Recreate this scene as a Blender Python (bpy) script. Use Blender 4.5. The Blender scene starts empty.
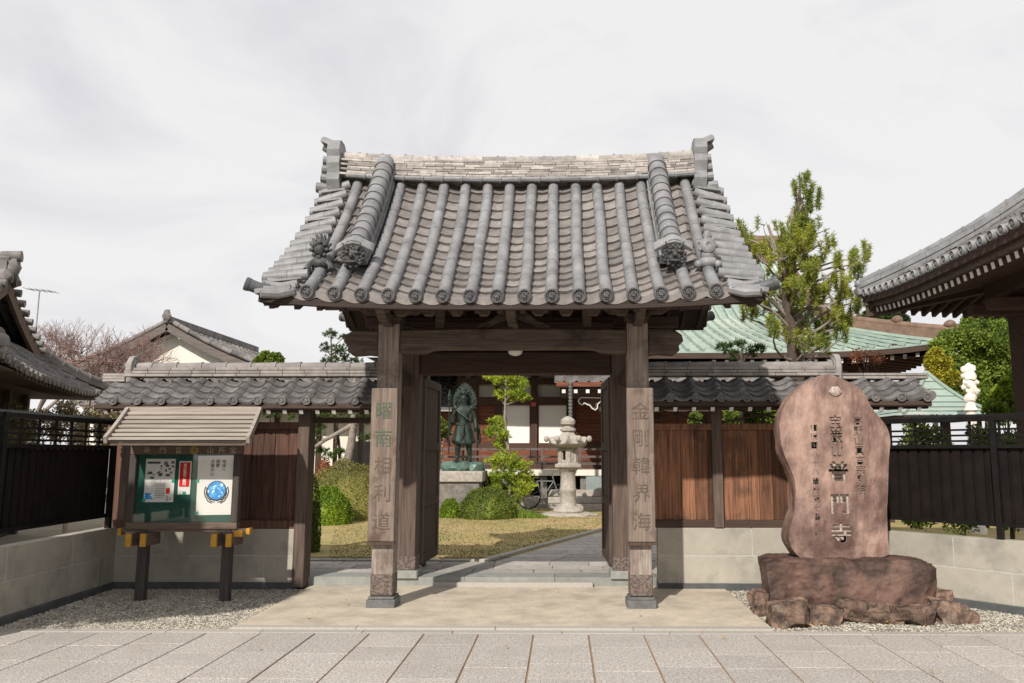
import bpy, bmesh, math, random
from mathutils import Vector, Matrix, noise
random.seed(7)
R = math.radians
scene = bpy.context.scene
col = scene.collection

# ---------------- camera ----------------
cam_d = bpy.data.cameras.new("Camera")
cam = bpy.data.objects.new("Camera", cam_d)
col.objects.link(cam)
scene.camera = cam
cam_d.sensor_width = 36.0
cam_d.lens = 800 / 1024 * 36.0
cam_d.shift_x = -38 / 1024
cam_d.clip_start = 0.1
cam_d.clip_end = 3000
cam.location = (0, 0, 1.6)
cam.rotation_euler = (R(90 + 8), 0, R(0.9))

# ---------------- sky and sun ----------------
SUN_EL, SUN_AZ = 35, 20            # azimuth: degrees left of straight behind the camera
world = bpy.data.worlds.new("World")
scene.world = world
world.use_nodes = True
wn, wl = world.node_tree.nodes, world.node_tree.links
wn.clear()
w_out = wn.new('ShaderNodeOutputWorld')
w_bg = wn.new('ShaderNodeBackground')
w_sky = wn.new('ShaderNodeTexSky')
w_sky.sky_type = 'NISHITA'
w_sky.sun_disc = False
w_sky.sun_elevation = R(SUN_EL)
w_sky.sun_rotation = R(180 + SUN_AZ)
w_bg.inputs['Strength'].default_value = 0.1
w_tc = wn.new('ShaderNodeTexCoord')
w_map = wn.new('ShaderNodeMapping')
w_map.inputs['Scale'].default_value = (1.0, 1.0, 1.9)
w_map.inputs['Location'].default_value = (0.35, 0.1, 0.2)
w_no = wn.new('ShaderNodeTexNoise')
w_no.inputs['Scale'].default_value = 2.6
w_no.inputs['Detail'].default_value = 7
w_no.inputs['Roughness'].default_value = 0.56
w_no.inputs['Distortion'].default_value = 0.5
w_rp = wn.new('ShaderNodeValToRGB')
w_rp.color_ramp.elements[0].position = 0.36
w_rp.color_ramp.elements[0].color = (7.2, 7.1, 7.5, 1)
w_rp.color_ramp.elements[1].position = 0.55
w_rp.color_ramp.elements[1].color = (8.9, 8.75, 8.7, 1)
w_mx = wn.new('ShaderNodeMix')
w_mx.data_type = 'RGBA'
w_mx.inputs['Factor'].default_value = 0.93
wl.new(w_tc.outputs['Generated'], w_map.inputs['Vector'])
wl.new(w_map.outputs['Vector'], w_no.inputs['Vector'])
wl.new(w_no.outputs['Fac'], w_rp.inputs['Fac'])
wl.new(w_sky.outputs['Color'], w_mx.inputs['A'])
wl.new(w_rp.outputs['Color'], w_mx.inputs['B'])
wl.new(w_mx.outputs['Result'], w_bg.inputs['Color'])
wl.new(w_bg.outputs['Background'], w_out.inputs['Surface'])

sun_d = bpy.data.lights.new("Sun", 'SUN')
sun_d.energy = 4.8
sun_d.angle = R(0.9)
sun_d.color = (1.0, 0.94, 0.86)
sun = bpy.data.objects.new("Sun", sun_d)
col.objects.link(sun)
sd = Vector((math.sin(R(SUN_AZ)) * math.cos(R(SUN_EL)), math.cos(R(SUN_AZ)) * math.cos(R(SUN_EL)), -math.sin(R(SUN_EL))))
sun.rotation_euler = sd.to_track_quat('-Z', 'Y').to_euler()

scene.view_settings.view_transform = 'Standard'
scene.view_settings.look = 'None'
scene.view_settings.exposure = 0.06
scene.view_settings.gamma = 1.0

# ---------------- layout helper: a pixel of the photo at a real depth Y -> metres ----------------
_p, _y, _F, _CX, _CY = R(8), R(0.9), 800.0, 550.0, 341.5
_f = Vector((-math.sin(_y) * math.cos(_p), math.cos(_y) * math.cos(_p), math.sin(_p)))
_r = Vector((math.cos(_y), math.sin(_y), 0))
_u = _r.cross(_f)
def P(px, py, Y):
    d = _f + (px - _CX) / _F * _r - (py - _CY) / _F * _u
    return Vector((0, 0, 1.6)) + d * (Y / d.y)

# ---------------- materials ----------------
def mat(name, c1, c2=None, scale=4.0, rough=0.85, bump=0.15, detail=6, stretch=(1, 1, 1), island=0.0,
        stain=None, stain_scale=1.2, stain_lo=0.5, metallic=0.0, bump_scale=None, translucent=0.0, fleck=None, spec=0.3, contrast=0.18, bdist=0.02):
    m = bpy.data.materials.new(name)
    m.use_nodes = True
    nt = m.node_tree
    N, L = nt.nodes, nt.links
    N.clear()
    out = N.new('ShaderNodeOutputMaterial')
    b = N.new('ShaderNodeBsdfPrincipled')
    b.inputs['Roughness'].default_value = rough
    b.inputs['Metallic'].default_value = metallic
    b.inputs['Specular IOR Level'].default_value = spec
    if c2 is None:
        c2 = tuple(x * 0.7 for x in c1)
    tc = N.new('ShaderNodeTexCoord')
    mp = N.new('ShaderNodeMapping')
    mp.inputs['Scale'].default_value = stretch
    L.new(tc.outputs['Object'], mp.inputs['Vector'])
    n1 = N.new('ShaderNodeTexNoise')
    n1.inputs['Scale'].default_value = scale
    n1.inputs['Detail'].default_value = detail
    n1.inputs['Roughness'].default_value = 0.62
    L.new(mp.outputs['Vector'], n1.inputs['Vector'])
    r1 = N.new('ShaderNodeValToRGB')
    r1.color_ramp.elements[0].position = 0.5 - contrast
    r1.color_ramp.elements[1].position = 0.5 + contrast
    r1.color_ramp.elements[0].color = (*c2, 1)
    r1.color_ramp.elements[1].color = (*c1, 1)
    L.new(n1.outputs['Fac'], r1.inputs['Fac'])
    colr = r1.outputs['Color']
    if stain is not None:
        n2 = N.new('ShaderNodeTexNoise')
        n2.inputs['Scale'].default_value = stain_scale
        n2.inputs['Detail'].default_value = 5
        n2.inputs['Roughness'].default_value = 0.6
        mp2 = N.new('ShaderNodeMapping')
        mp2.inputs['Location'].default_value = (3.3, 7.1, 1.7)
        L.new(tc.outputs['Object'], mp2.inputs['Vector'])
        L.new(mp2.outputs['Vector'], n2.inputs['Vector'])
        r2 = N.new('ShaderNodeValToRGB')
        r2.color_ramp.elements[0].position = stain_lo
        r2.color_ramp.elements[1].position = stain_lo + 0.18
        r2.color_ramp.elements[0].color = (0, 0, 0, 1)
        r2.color_ramp.elements[1].color = (1, 1, 1, 1)
        L.new(n2.outputs['Fac'], r2.inputs['Fac'])
        mx = N.new('ShaderNodeMix'); mx.data_type = 'RGBA'
        L.new(r2.outputs['Color'], mx.inputs['Factor'])
        L.new(colr, mx.inputs['A'])
        mx.inputs['B'].default_value = (*stain, 1)
        colr = mx.outputs['Result']
    if fleck is not None:
        v = N.new('ShaderNodeTexNoise')
        v.inputs['Scale'].default_value = fleck[1]
        v.inputs['Detail'].default_value = 2
        L.new(tc.outputs['Object'], v.inputs['Vector'])
        r3 = N.new('ShaderNodeValToRGB')
        r3.color_ramp.elements[0].position = fleck[2]
        r3.color_ramp.elements[1].position = fleck[2] + 0.06
        r3.color_ramp.elements[0].color = (0, 0, 0, 1)
        r3.color_ramp.elements[1].color = (1, 1, 1, 1)
        L.new(v.outputs['Fac'], r3.inputs['Fac'])
        mx = N.new('ShaderNodeMix'); mx.data_type = 'RGBA'
        L.new(r3.outputs['Color'], mx.inputs['Factor'])
        L.new(colr, mx.inputs['A'])
        mx.inputs['B'].default_value = (*fleck[0], 1)
        colr = mx.outputs['Result']
    if island > 0:
        g = N.new('ShaderNodeNewGeometry')
        mr = N.new('ShaderNodeMapRange')
        mr.inputs['To Min'].default_value = 1 - island
        mr.inputs['To Max'].default_value = 1 + island
        L.new(g.outputs['Random Per Island'], mr.inputs['Value'])
        hs = N.new('ShaderNodeHueSaturation')
        L.new(mr.outputs['Result'], hs.inputs['Value'])
        L.new(colr, hs.inputs['Color'])
        colr = hs.outputs['Color']
    L.new(colr, b.inputs['Base Color'])
    if bump > 0:
        n3 = N.new('ShaderNodeTexNoise')
        n3.inputs['Scale'].default_value = bump_scale or scale * 3
        n3.inputs['Detail'].default_value = 5
        L.new(mp.outputs['Vector'], n3.inputs['Vector'])
        bp = N.new('ShaderNodeBump')
        bp.inputs['Strength'].default_value = bump
        bp.inputs['Distance'].default_value = bdist
        L.new(n3.outputs['Fac'], bp.inputs['Height'])
        L.new(bp.outputs['Normal'], b.inputs['Normal'])
    if translucent > 0:
        t = N.new('ShaderNodeBsdfTranslucent')
        L.new(colr, t.inputs['Color'])
        ms = N.new('ShaderNodeMixShader')
        ms.inputs['Fac'].default_value = translucent
        L.new(b.outputs['BSDF'], ms.inputs[1])
        L.new(t.outputs['BSDF'], ms.inputs[2])
        L.new(ms.outputs['Shader'], out.inputs['Surface'])
    else:
        L.new(b.outputs['BSDF'], out.inputs['Surface'])
    return m

def wood(name, c1, c2, axis='z', **k):
    st = {'z': (22, 22, 1.3), 'x': (1.3, 22, 22), 'y': (22, 1.3, 22)}[axis]
    k.setdefault('rough', 0.8)
    return mat(name, c1, c2, scale=1.6, stretch=st, bump=k.pop('bump', 0.35), bump_scale=3.0, contrast=0.2, **k)

MT = {}
MT['tile'] = mat('roof_tile_grey', (.25, .25, .256), (.155, .155, .16), scale=6, detail=9, rough=.5, bump=.2, island=.10, stain=(.12, .12, .122), stain_scale=4, stain_lo=.55, fleck=((.36, .34, .31), 26, .68), spec=.35)
MT['pan'] = mat('pan_tile_grey', (.235, .212, .198), (.14, .127, .12), scale=8, rough=.75, bump=.12, island=.24, stain=(.27, .25, .225), stain_scale=5, stain_lo=.6)
MT['noshi'] = mat('ridge_tile_buff', (.40, .365, .335), (.24, .22, .205), scale=12, rough=.8, bump=.2, island=.36, stain=(.14, .135, .13), stain_scale=6, stain_lo=.58)
MT['dark_tile'] = mat('ornament_tile_dark', (.09, .088, .087), (.03, .03, .032), scale=22, rough=.5, bump=.3)
MT['wall_tile'] = mat('wall_roof_tile', (.185, .175, .17), (.095, .092, .092), scale=9, rough=.7, bump=.12, island=.22, stain=(.30, .25, .20), stain_scale=4, stain_lo=.62)
MT['far_tile'] = mat('far_roof_tile', (.22, .2, .19), (.1, .095, .09), scale=3, rough=.7, bump=.1, island=.3)
MT['wood_dark'] = wood('dark_timber', (.085, .054, .04), (.035, .022, .017), 'x')
MT['wood_dark_z'] = wood('dark_timber_upright', (.10, .066, .048), (.04, .026, .02), 'z')
MT['beam'] = wood('weathered_beam', (.15, .115, .09), (.05, .037, .03), 'x', stain=(.05, .035, .028), stain_scale=2.5, stain_lo=.5)
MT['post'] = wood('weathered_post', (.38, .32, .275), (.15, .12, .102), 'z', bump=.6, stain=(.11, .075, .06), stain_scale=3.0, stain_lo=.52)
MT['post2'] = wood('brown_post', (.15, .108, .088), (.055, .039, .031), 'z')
MT['board'] = wood('name_board_wood', (.25, .195, .16), (.11, .08, .064), 'z', bump=.6, stain=(.10, .064, .05), stain_scale=4, stain_lo=.52)
MT['plank'] = wood('reddish_plank', (.26, .118, .062), (.06, .03, .020), 'z', island=.5, stain=(.06, .032, .022), stain_scale=2.5, stain_lo=.54)
MT['horn'] = mat('dark_glazed_tile', (.10, .105, .11), (.06, .062, .066), scale=9, rough=.5, bump=.1)
MT['pav_wood'] = wood('dark_pavilion_timber', (.10, .06, .045), (.045, .027, .02), 'x')
MT['rail_wood'] = mat('weathered_rail', (.15, .125, .11), (.08, .065, .06), scale=8)
MT['barge_grey'] = wood('grey_bargeboard', (.17, .145, .13), (.08, .068, .06), 'x')
MT['eave_wood'] = wood('eave_dark_timber', (.05, .036, .03), (.025, .018, .015), 'x')  # timber darkened in colour so the sunlit eave boards stay dark
MT['disc'] = mat('eave_disc_tile', (.15, .15, .155), (.07, .07, .073), scale=14, rough=.5, bump=.2)
MT['faded_ink'] = mat('faded_carving', (.15, .115, .085), (.07, .052, .04), scale=9, bump=.1)
MT['green_ink'] = mat('worn_green_paint', (.09, .15, .10), (.07, .085, .06), scale=12, bump=.1)
MT['red2'] = mat('red_plaque', (.5, .12, .10), (.4, .09, .08), bump=0)
MT['steelblue'] = mat('grey_blue_door', (.25, .285, .28), (.2, .23, .225), bump=0)
MT['plaster2'] = mat('cream_gable_plaster', (.74, .71, .64), (.66, .63, .56), scale=2, bump=.04)
MT['white_stone'] = mat('white_carved_stone', (.80, .76, .68), (.60, .56, .50), scale=12, bump=.3)
MT['bronze_lt'] = mat('pale_green_bronze', (.12, .18, .14), (.06, .11, .085), scale=9, rough=.5, bump=.3, metallic=.3)
MT['navy'] = mat('navy_outline', (.02, .03, .09), (.015, .02, .07), bump=0)
MT['plank_dk'] = wood('brown_plank', (.13, .065, .045), (.04, .022, .016), 'z', island=.4)
MT['white'] = mat('white_paint', (.72, .70, .66), (.6, .58, .55), scale=5, bump=.03)
MT['verdigris'] = mat('verdigris_ink', (.125, .12, .085), (.06, .058, .042), scale=9, bump=0)
MT['ink'] = mat('black_ink', (.02, .02, .02), (.015, .015, .015), bump=0)
MT['inkgrey'] = mat('grey_print', (.13, .13, .13), (.05, .05, .05), scale=60, bump=0)
MT['grey_metal'] = mat('grey_metal_shoe', (.17, .17, .165), (.10, .10, .10), scale=12, rough=.55, metallic=.2)
MT['copper'] = mat('brown_copper_fitting', (.17, .13, .11), (.075, .057, .048), scale=40, rough=.6, contrast=.06)
MT['black_metal'] = mat('black_painted_metal', (.012, .011, .011), (.007, .006, .006), scale=8, spec=.15, rough=.5, bump=.02)
MT['panel_metal'] = mat('dark_brown_ribbed_metal', (.015, .011, .0095), (.008, .006, .0055), scale=5, spec=.12, rough=.6, bump=.02)
MT['masonry'] = mat('beige_block', (.40, .367, .305), (.335, .31, .262), scale=5, detail=9, rough=.9, bump=.12, bump_scale=60, island=.05, stain=(.26, .245, .21), stain_scale=2.6, stain_lo=.5)
MT['mortar'] = mat('joint_mortar', (.46, .44, .39), (.36, .345, .31), scale=9)
MT['base'] = mat('dark_wall_footing', (.10, .105, .105), (.06, .065, .065), scale=5)
MT['paving'] = mat('granite_paving', (.54, .50, .455), (.33, .305, .28), scale=40, detail=10, rough=.85, bump=.3, bump_scale=70, island=.10, stain=(.40, .365, .33), stain_scale=2.6, stain_lo=.5, contrast=.12, fleck=((.17, .15, .135), 90, .56))
MT['joint'] = mat('rusty_joint', (.36, .21, .11), (.22, .15, .10), scale=6)
MT['platform'] = mat('sand_stone_slab', (.57, .495, .39), (.46, .40, .32), scale=5, detail=10, rough=.85, bump=.12, bump_scale=60, stain=(.39, .34, .275), stain_scale=2.8, stain_lo=.46, fleck=((.28, .25, .20), 45, .63))
MT['kerb'] = mat('pale_granite_kerb', (.40, .375, .33), (.32, .3, .27), scale=40, bump=.08, island=.08)
MT['blue_stone'] = mat('blue_grey_stone', (.27, .275, .25), (.19, .195, .18), scale=7, rough=.7, island=.12)
MT['gravel_bed'] = mat('gravel_bed', (.36, .33, .27), (.20, .185, .155), scale=45, rough=1, bump=.9, bump_scale=70, contrast=.1)
MT['pebble'] = mat('pebble', (.42, .385, .315), (.27, .25, .21), scale=5, island=.5, rough=.9, bump=0)
MT['ground'] = mat('bare_soil', (.27, .235, .17), (.19, .165, .12), scale=1.2, rough=1, bump=.3)
MT['lawn'] = mat('dry_moss_lawn', (.38, .29, .12), (.22, .20, .08), scale=1.6, rough=1, bump=.5, bump_scale=30, stain=(.42, .29, .16), stain_scale=.7, stain_lo=.52)
MT['path'] = mat('grey_path_stone', (.44, .41, .37), (.29, .27, .245), scale=12, island=.16, bump=.15)
MT['granite'] = mat('old_granite', (.43, .385, .33), (.26, .235, .205), scale=14, bump=.3, bump_scale=40, stain=(.22, .21, .185), stain_scale=4, stain_lo=.6)
MT['granite_dk'] = mat('grey_granite', (.24, .215, .19), (.12, .11, .10), scale=10, bump=.25, stain=(.09, .085, .07), stain_scale=3, stain_lo=.58)
MT['bronze'] = mat('green_bronze', (.036, .052, .042), (.014, .022, .018), scale=9, rough=.5, bump=.2, metallic=.35, stain=(.07, .10, .08), stain_scale=5, stain_lo=.62)
MT['stone_red'] = mat('reddish_monument_stone', (.34, .225, .18), (.16, .098, .08), scale=3.0, rough=.55, bump=1.0, bdist=.05, bump_scale=4.5, detail=8, stretch=(1.7, 1.7, .8), stain=(.095, .055, .046), stain_scale=1.9, stain_lo=.47, contrast=.11)
MT['rock_dk'] = mat('dark_red_rock', (.155, .09, .068), (.04, .026, .021), scale=3.2, rough=.65, bump=.8, bdist=.04, bump_scale=7, detail=14, contrast=.10, stain=(.045, .03, .025), stain_scale=3.2, stain_lo=.5)
MT['rubble'] = mat('brown_rubble', (.23, .15, .11), (.06, .04, .031), scale=6, rough=.85, bump=1.0, bdist=.03, contrast=.1, bump_scale=10, detail=12, island=.3, stain=(.22, .18, .14), stain_scale=9, stain_lo=.55)
MT['inscription'] = mat('pale_inscription', (.46, .41, .36), (.05, .035, .03), scale=60, rough=.9, bump=.1, contrast=.05)
MT['engrave'] = mat('chiselled_stone', (.50, .44, .38), (.25, .18, .15), scale=50, rough=.9, bump=.2)
MT['green_board'] = mat('green_felt_board', (.018, .085, .062), (.014, .068, .05), scale=3, rough=.8, bump=.04)
MT['nb_wood'] = wood('notice_board_timber', (.17, .125, .095), (.085, .06, .047), 'x')
MT['nb_wood_z'] = wood('notice_board_upright', (.085, .07, .062), (.04, .034, .03), 'z')
MT['nb_roof'] = wood('bleached_roof_board', (.38, .33, .285), (.22, .19, .165), 'x', island=.08)
MT['gold'] = mat('yellow_paint', (.55, .30, .045), (.40, .21, .03), scale=14, bump=.05)
MT['goldleaf'] = mat('brass_letter', (.50, .36, .10), (.36, .25, .07), scale=10, rough=.45, metallic=.4, bump=0)
MT['brass_dull'] = mat('dull_brass_letter', (.42, .36, .26), (.3, .26, .18), scale=10, rough=.5, bump=0)
MT['paper'] = mat('paper', (.74, .73, .68), (.68, .67, .63), scale=4, bump=.02)
MT['red'] = mat('red_print', (.62, .02, .018), (.55, .018, .015), scale=4, bump=0)
MT['blue'] = mat('blue_print', (.08, .42, .75), (.03, .24, .62), scale=16, bump=0, contrast=.05, fleck=((.75, .85, .9), 22, .56))
MT['tape'] = mat('green_tape', (.03, .36, .22), (.02, .30, .18), bump=0)
MT['copper_green'] = mat('green_copper_roof', (.31, .385, .33), (.22, .285, .245), scale=2.5, rough=.6, bump=.05, island=.07, stain=(.38, .43, .37), stain_scale=.5, stain_lo=.5)
MT['copper_brown'] = mat('brown_copper_ridge', (.21, .135, .095), (.12, .078, .055), scale=4, rough=.55, bump=.08)
MT['plaster'] = mat('white_plaster', (.70, .66, .57), (.62, .58, .50), scale=2, bump=.04)
MT['shoji'] = mat('white_shoji_paper', (.80, .77, .72), (.76, .73, .68), scale=2, bump=.02)
MT['hall_wood'] = wood('hall_red_timber', (.22, .075, .04), (.09, .032, .02), 'x', island=.15)
MT['hall_post'] = wood('hall_timber_post', (.095, .05, .036), (.045, .025, .019), 'z')
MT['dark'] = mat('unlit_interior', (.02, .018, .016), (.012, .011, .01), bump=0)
MT['chain'] = mat('rain_chain_metal', (.30, .31, .31), (.18, .19, .19), scale=20, metallic=.5, rough=.45)
MT['steel'] = mat('steel', (.35, .35, .35), (.25, .25, .25), metallic=.7, rough=.4, bump=0)
MT['bark'] = mat('pine_bark', (.13, .10, .08), (.05, .038, .03), scale=7, rough=1, bump=.8, stretch=(1, 1, .4))
MT['bark_grey'] = mat('grey_bark', (.32, .27, .23), (.17, .14, .12), scale=7, rough=1, bump=.6)
MT['twig'] = mat('bare_twig', (.34, .23, .205), (.21, .14, .125), scale=4, rough=1, bump=0)
def leafmat(n, c1, c2, tr=.35):
    c1 = tuple(x * .74 for x in c1); c2 = tuple(x * .70 for x in c2)
    return mat(n, c1, c2, scale=1.3, rough=.6, bump=0, island=.5, translucent=tr, contrast=.12)
MT['pine'] = leafmat('pine_needles', (.52, .54, .07), (.24, .32, .05))
MT['pine_dk'] = leafmat('dark_pine_needles', (.10, .16, .035), (.05, .09, .028))
MT['niwaki'] = leafmat('bright_conifer_foliage', (.56, .64, .06), (.32, .44, .045))
MT['azalea'] = leafmat('azalea_leaves', (.22, .27, .04), (.12, .17, .03))
MT['bush_br'] = leafmat('bright_bush_leaves', (.30, .42, .035), (.16, .27, .03))
MT['bush_ol'] = leafmat('olive_bush_leaves', (.30, .27, .07), (.18, .18, .05))
MT['broad'] = leafmat('broad_leaves', (.26, .35, .045), (.13, .21, .035))
MT['yellowish'] = leafmat('golden_leaves', (.58, .50, .035), (.38, .36, .035))
MT['redleaf'] = leafmat('reddish_leaves', (.45, .15, .07), (.32, .12, .06))
MT['hedge_dry'] = leafmat('dry_hedge_leaves', (.42, .33, .20), (.24, .22, .12))
MT['grass'] = leafmat('grass_blades', (.26, .36, .05), (.17, .26, .04))
MT['drygrass'] = leafmat('dry_moss_blades', (.48, .36, .15), (.27, .26, .10))
MT['leaf_litter'] = mat('fallen_leaf', (.55, .30, .04), (.40, .18, .03), island=.4, bump=0)
MT['lamp'] = mat('lamp_glass', (.65, .63, .58), (.6, .58, .53), rough=.3, bump=0)

g_m = bpy.data.materials.new('window_glass'); g_m.use_nodes = True; _n = g_m.node_tree.nodes; _l = g_m.node_tree.links; _n.clear()
_o = _n.new('ShaderNodeOutputMaterial'); _t = _n.new('ShaderNodeBsdfTransparent'); _g = _n.new('ShaderNodeBsdfGlossy'); _g.inputs['Roughness'].default_value = .03
_x = _n.new('ShaderNodeMixShader'); _x.inputs['Fac'].default_value = .07
_l.new(_t.outputs[0], _x.inputs[1]); _l.new(_g.outputs[0], _x.inputs[2]); _l.new(_x.outputs[0], _o.inputs['Surface'])
MT['glass'] = g_m

# ---------------- mesh builder ----------------
def root_loc(o):
    while o.parent: o = o.parent
    return o.location
def tag(o, label=None, cat=None, group=None, kind=None):
    if label: o['label'] = label
    if cat: o['category'] = cat
    if group: o['group'] = group
    if kind: o['kind'] = kind
    return o
def empty(name, loc, label=None, cat=None, group=None):
    o = bpy.data.objects.new(name, None)
    o.empty_display_size = .2
    col.objects.link(o)
    o.location = loc
    return tag(o, label, cat, group)
def copy_tree(o, parent=None):
    c = o.copy(); col.objects.link(c); c.parent = parent
    for ch in list(o.children): copy_tree(ch, c)
    return c

class MB:
    def __init__(s): s.v = []; s.f = []; s.mi = []; s.cur = 0
    def add(s, vs, fs):
        b = len(s.v)
        s.v += [Vector(v) for v in vs]
        for f in fs:
            s.f.append([b + i for i in f]); s.mi.append(s.cur)
        return b
    def box(s, x0, x1, y0, y1, z0, z1, M=None):
        vs = [Vector((x, y, z)) for x in (x0, x1) for y in (y0, y1) for z in (z0, z1)]
        if M: vs = [M @ v for v in vs]
        s.add(vs, [(0, 1, 3, 2), (4, 6, 7, 5), (0, 4, 5, 1), (2, 3, 7, 6), (0, 2, 6, 4), (1, 5, 7, 3)])
        return s
    def obox(s, c, ax, ay, az):      # box from centre and half-axis vectors
        c = Vector(c); vs = [c + i * ax + j * ay + k * az for i in (-1, 1) for j in (-1, 1) for k in (-1, 1)]
        s.add(vs, [(0, 1, 3, 2), (4, 6, 7, 5), (0, 4, 5, 1), (2, 3, 7, 6), (0, 2, 6, 4), (1, 5, 7, 3)])
        return s
    def bar(s, a, b, w, h, up=(0, 0, 1)):
        a, b = Vector(a), Vector(b); t = (b - a); L = t.length / 2; t.normalize()
        sd = t.cross(Vector(up)).normalized(); u = sd.cross(t)
        return s.obox((a + b) / 2, t * L, sd * w / 2, u * h / 2)
    def prism(s, pts, d0, d1, fn):    # polygon pts (a,b) extruded d0..d1, fn(a,b,d)->Vector
        n = len(pts)
        vs = [fn(a, b, d0) for a, b in pts] + [fn(a, b, d1) for a, b in pts]
        fs = [tuple(range(n)), tuple(range(2 * n - 1, n - 1, -1))]
        fs += [(i, n + i, n + (i + 1) % n, (i + 1) % n) for i in range(n)]
        s.add(vs, fs); return s
    def sweep(s, path, prof, up=(0, 0, 1), closed=True, caps=True):
        path = [Vector(p) for p in path]; n = len(path); up = Vector(up)
        k = len(prof[0]) if isinstance(prof[0], list) else len(prof)
        vs = []
        for i, p in enumerate(path):
            t = (path[min(i + 1, n - 1)] - path[max(i - 1, 0)]).normalized()
            sd = t.cross(up)
            if sd.length < 1e-4: sd = Vector((1, 0, 0))
            sd.normalize(); u = sd.cross(t)
            pr = prof[i] if isinstance(prof[0], list) else prof
            vs += [p + a * sd + b * u for a, b in pr]
        fs = []
        for i in range(n - 1):
            for j in range(k if closed else k - 1):
                a = i * k + j; b = i * k + (j + 1) % k
                fs.append((a, b, b + k, a + k))
        if caps and closed:
            fs.append(tuple(range(k - 1, -1, -1))); fs.append(tuple(range((n - 1) * k, n * k)))
        s.add(vs, fs); return s
    def tube(s, path, r, n=8, caps=True, up=(0, 0, 1)):
        rs = r if isinstance(r, (list, tuple)) else [r] * len(path)
        prof = [[(q * math.cos(2 * math.pi * i / n), q * math.sin(2 * math.pi * i / n)) for i in range(n)] for q in rs]
        return s.sweep(path, prof, up, True, caps)
    def lathe(s, prof, c=(0, 0, 0), n=24, axis=None, sx=1, sy=1, rot=0):
        c = Vector(c); k = len(prof); vs = []
        A = Matrix.Identity(3)
        if axis is not None: A = Vector(axis).to_track_quat('Z', 'Y').to_matrix()
        for r, z in prof:
            for i in range(n):
                a = 2 * math.pi * i / n + rot
                vs.append(c + A @ Vector((r * math.cos(a) * sx, r * math.sin(a) * sy, z)))
        fs = [(i * n + j, i * n + (j + 1) % n, (i + 1) * n + (j + 1) % n, (i + 1) * n + j) for i in range(k - 1) for j in range(n)]
        fs.append(tuple(range(n - 1, -1, -1))); fs.append(tuple(range((k - 1) * n, k * n)))
        s.add(vs, fs); return s
    def blob(s, c, r, sub=2, amp=.15, freq=2.0, seed=0):
        bm = bmesh.new(); bmesh.ops.create_icosphere(bm, subdivisions=sub, radius=1)
        rx, ry, rz = r if isinstance(r, (tuple, list)) else (r, r, r)
        c = Vector(c); o = Vector((seed * 3.1, seed * 1.7, seed * 5.3))
        vs = []
        for v in bm.verts:
            k = 1 + amp * noise.noise(v.co * freq + o)
            vs.append(c + Vector((v.co.x * rx * k, v.co.y * ry * k, v.co.z * rz * k)))
        fs = [[q.index for q in f.verts] for f in bm.faces]
        bm.free(); s.add(vs, fs); return s
    def build(s, name, m, parent=None, smooth=False, loc=None, bevel=0, bseg=1, label=None, cat=None, group=None, kind=None, fixn=True, crease=40):
        off = Vector((0, 0, 0))
        if parent is not None: off = root_loc(parent).copy()
        elif loc is not None: off = Vector(loc)
        me = bpy.data.meshes.new(name)
        me.from_pydata([v - off for v in s.v], [], s.f)
        ms = m if isinstance(m, (list, tuple)) else [m]
        for q in ms: me.materials.append(q)
        if len(ms) > 1: me.polygons.foreach_set('material_index', s.mi)
        if fixn:
            bm = bmesh.new(); bm.from_mesh(me)
            bmesh.ops.recalc_face_normals(bm, faces=bm.faces); bm.to_mesh(me); bm.free()
        if smooth:
            me.polygons.foreach_set('use_smooth', [True] * len(me.polygons))
            if crease:
                try: me.set_sharp_from_angle(angle=R(crease))
                except Exception: pass
        me.update()
        o = bpy.data.objects.new(name, me)
        col.objects.link(o)
        if parent is not None: o.parent = parent
        elif loc is not None: o.location = loc
        if bevel:
            b = o.modifiers.new('Bevel', 'BEVEL'); b.width = bevel; b.segments = bseg; b.limit_method = 'ANGLE'; b.angle_limit = R(50)
        return tag(o, label, cat, group, kind)

def glyph_add(m, ch, cx, cz, size, y, depth=.004, bold=0, squash=1.0, xdir=(1, 0, 0), org=None):
    """one character as mesh, centred at (cx,cz) on the plane y facing -Y, front at y-depth"""
    cu = bpy.data.curves.new('t', 'FONT')
    cu.body = ch; cu.size = size; cu.extrude = depth / 2; cu.offset = bold; cu.resolution_u = 2
    o = bpy.data.objects.new('t', cu); col.objects.link(o)
    dg = bpy.context.evaluated_depsgraph_get()
    me = bpy.data.meshes.new_from_object(o.evaluated_get(dg))
    vs = [v.co.copy() for v in me.vertices]
    fs = [list(p.vertices) for p in me.polygons]
    bpy.data.objects.remove(o); bpy.data.curves.remove(cu); bpy.data.meshes.remove(me)
    if not vs: return
    x0, x1 = min(v.x for v in vs), max(v.x for v in vs); y0, y1 = min(v.y for v in vs), max(v.y for v in vs)
    if x1 - x0 < size * .5 and len(ch) == 1: pass
    mxx, mxy = (x0 + x1) / 2, (y0 + y1) / 2
    m.add([Vector((cx + (v.x - mxx) * squash, y - depth / 2 - v.z, cz + (v.y - mxy))) for v in vs], fs)
def column_text(m, s, cx, z0, z1, y, depth=.004, size=None, bold=0, squash=1.0):
    n = len(s); st = (z0 - z1) / n; sz = size or st * .95
    for i, ch in enumerate(s):
        if ch != ' ': glyph_add(m, ch, cx, z0 - st * (i + .5), sz, y, depth, bold, squash)

def fbm(p, o=4):
    a, f, r = 1, 1, 0
    for _ in range(o):
        r += a * noise.noise(p * f); a *= .5; f *= 2
    return r

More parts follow.
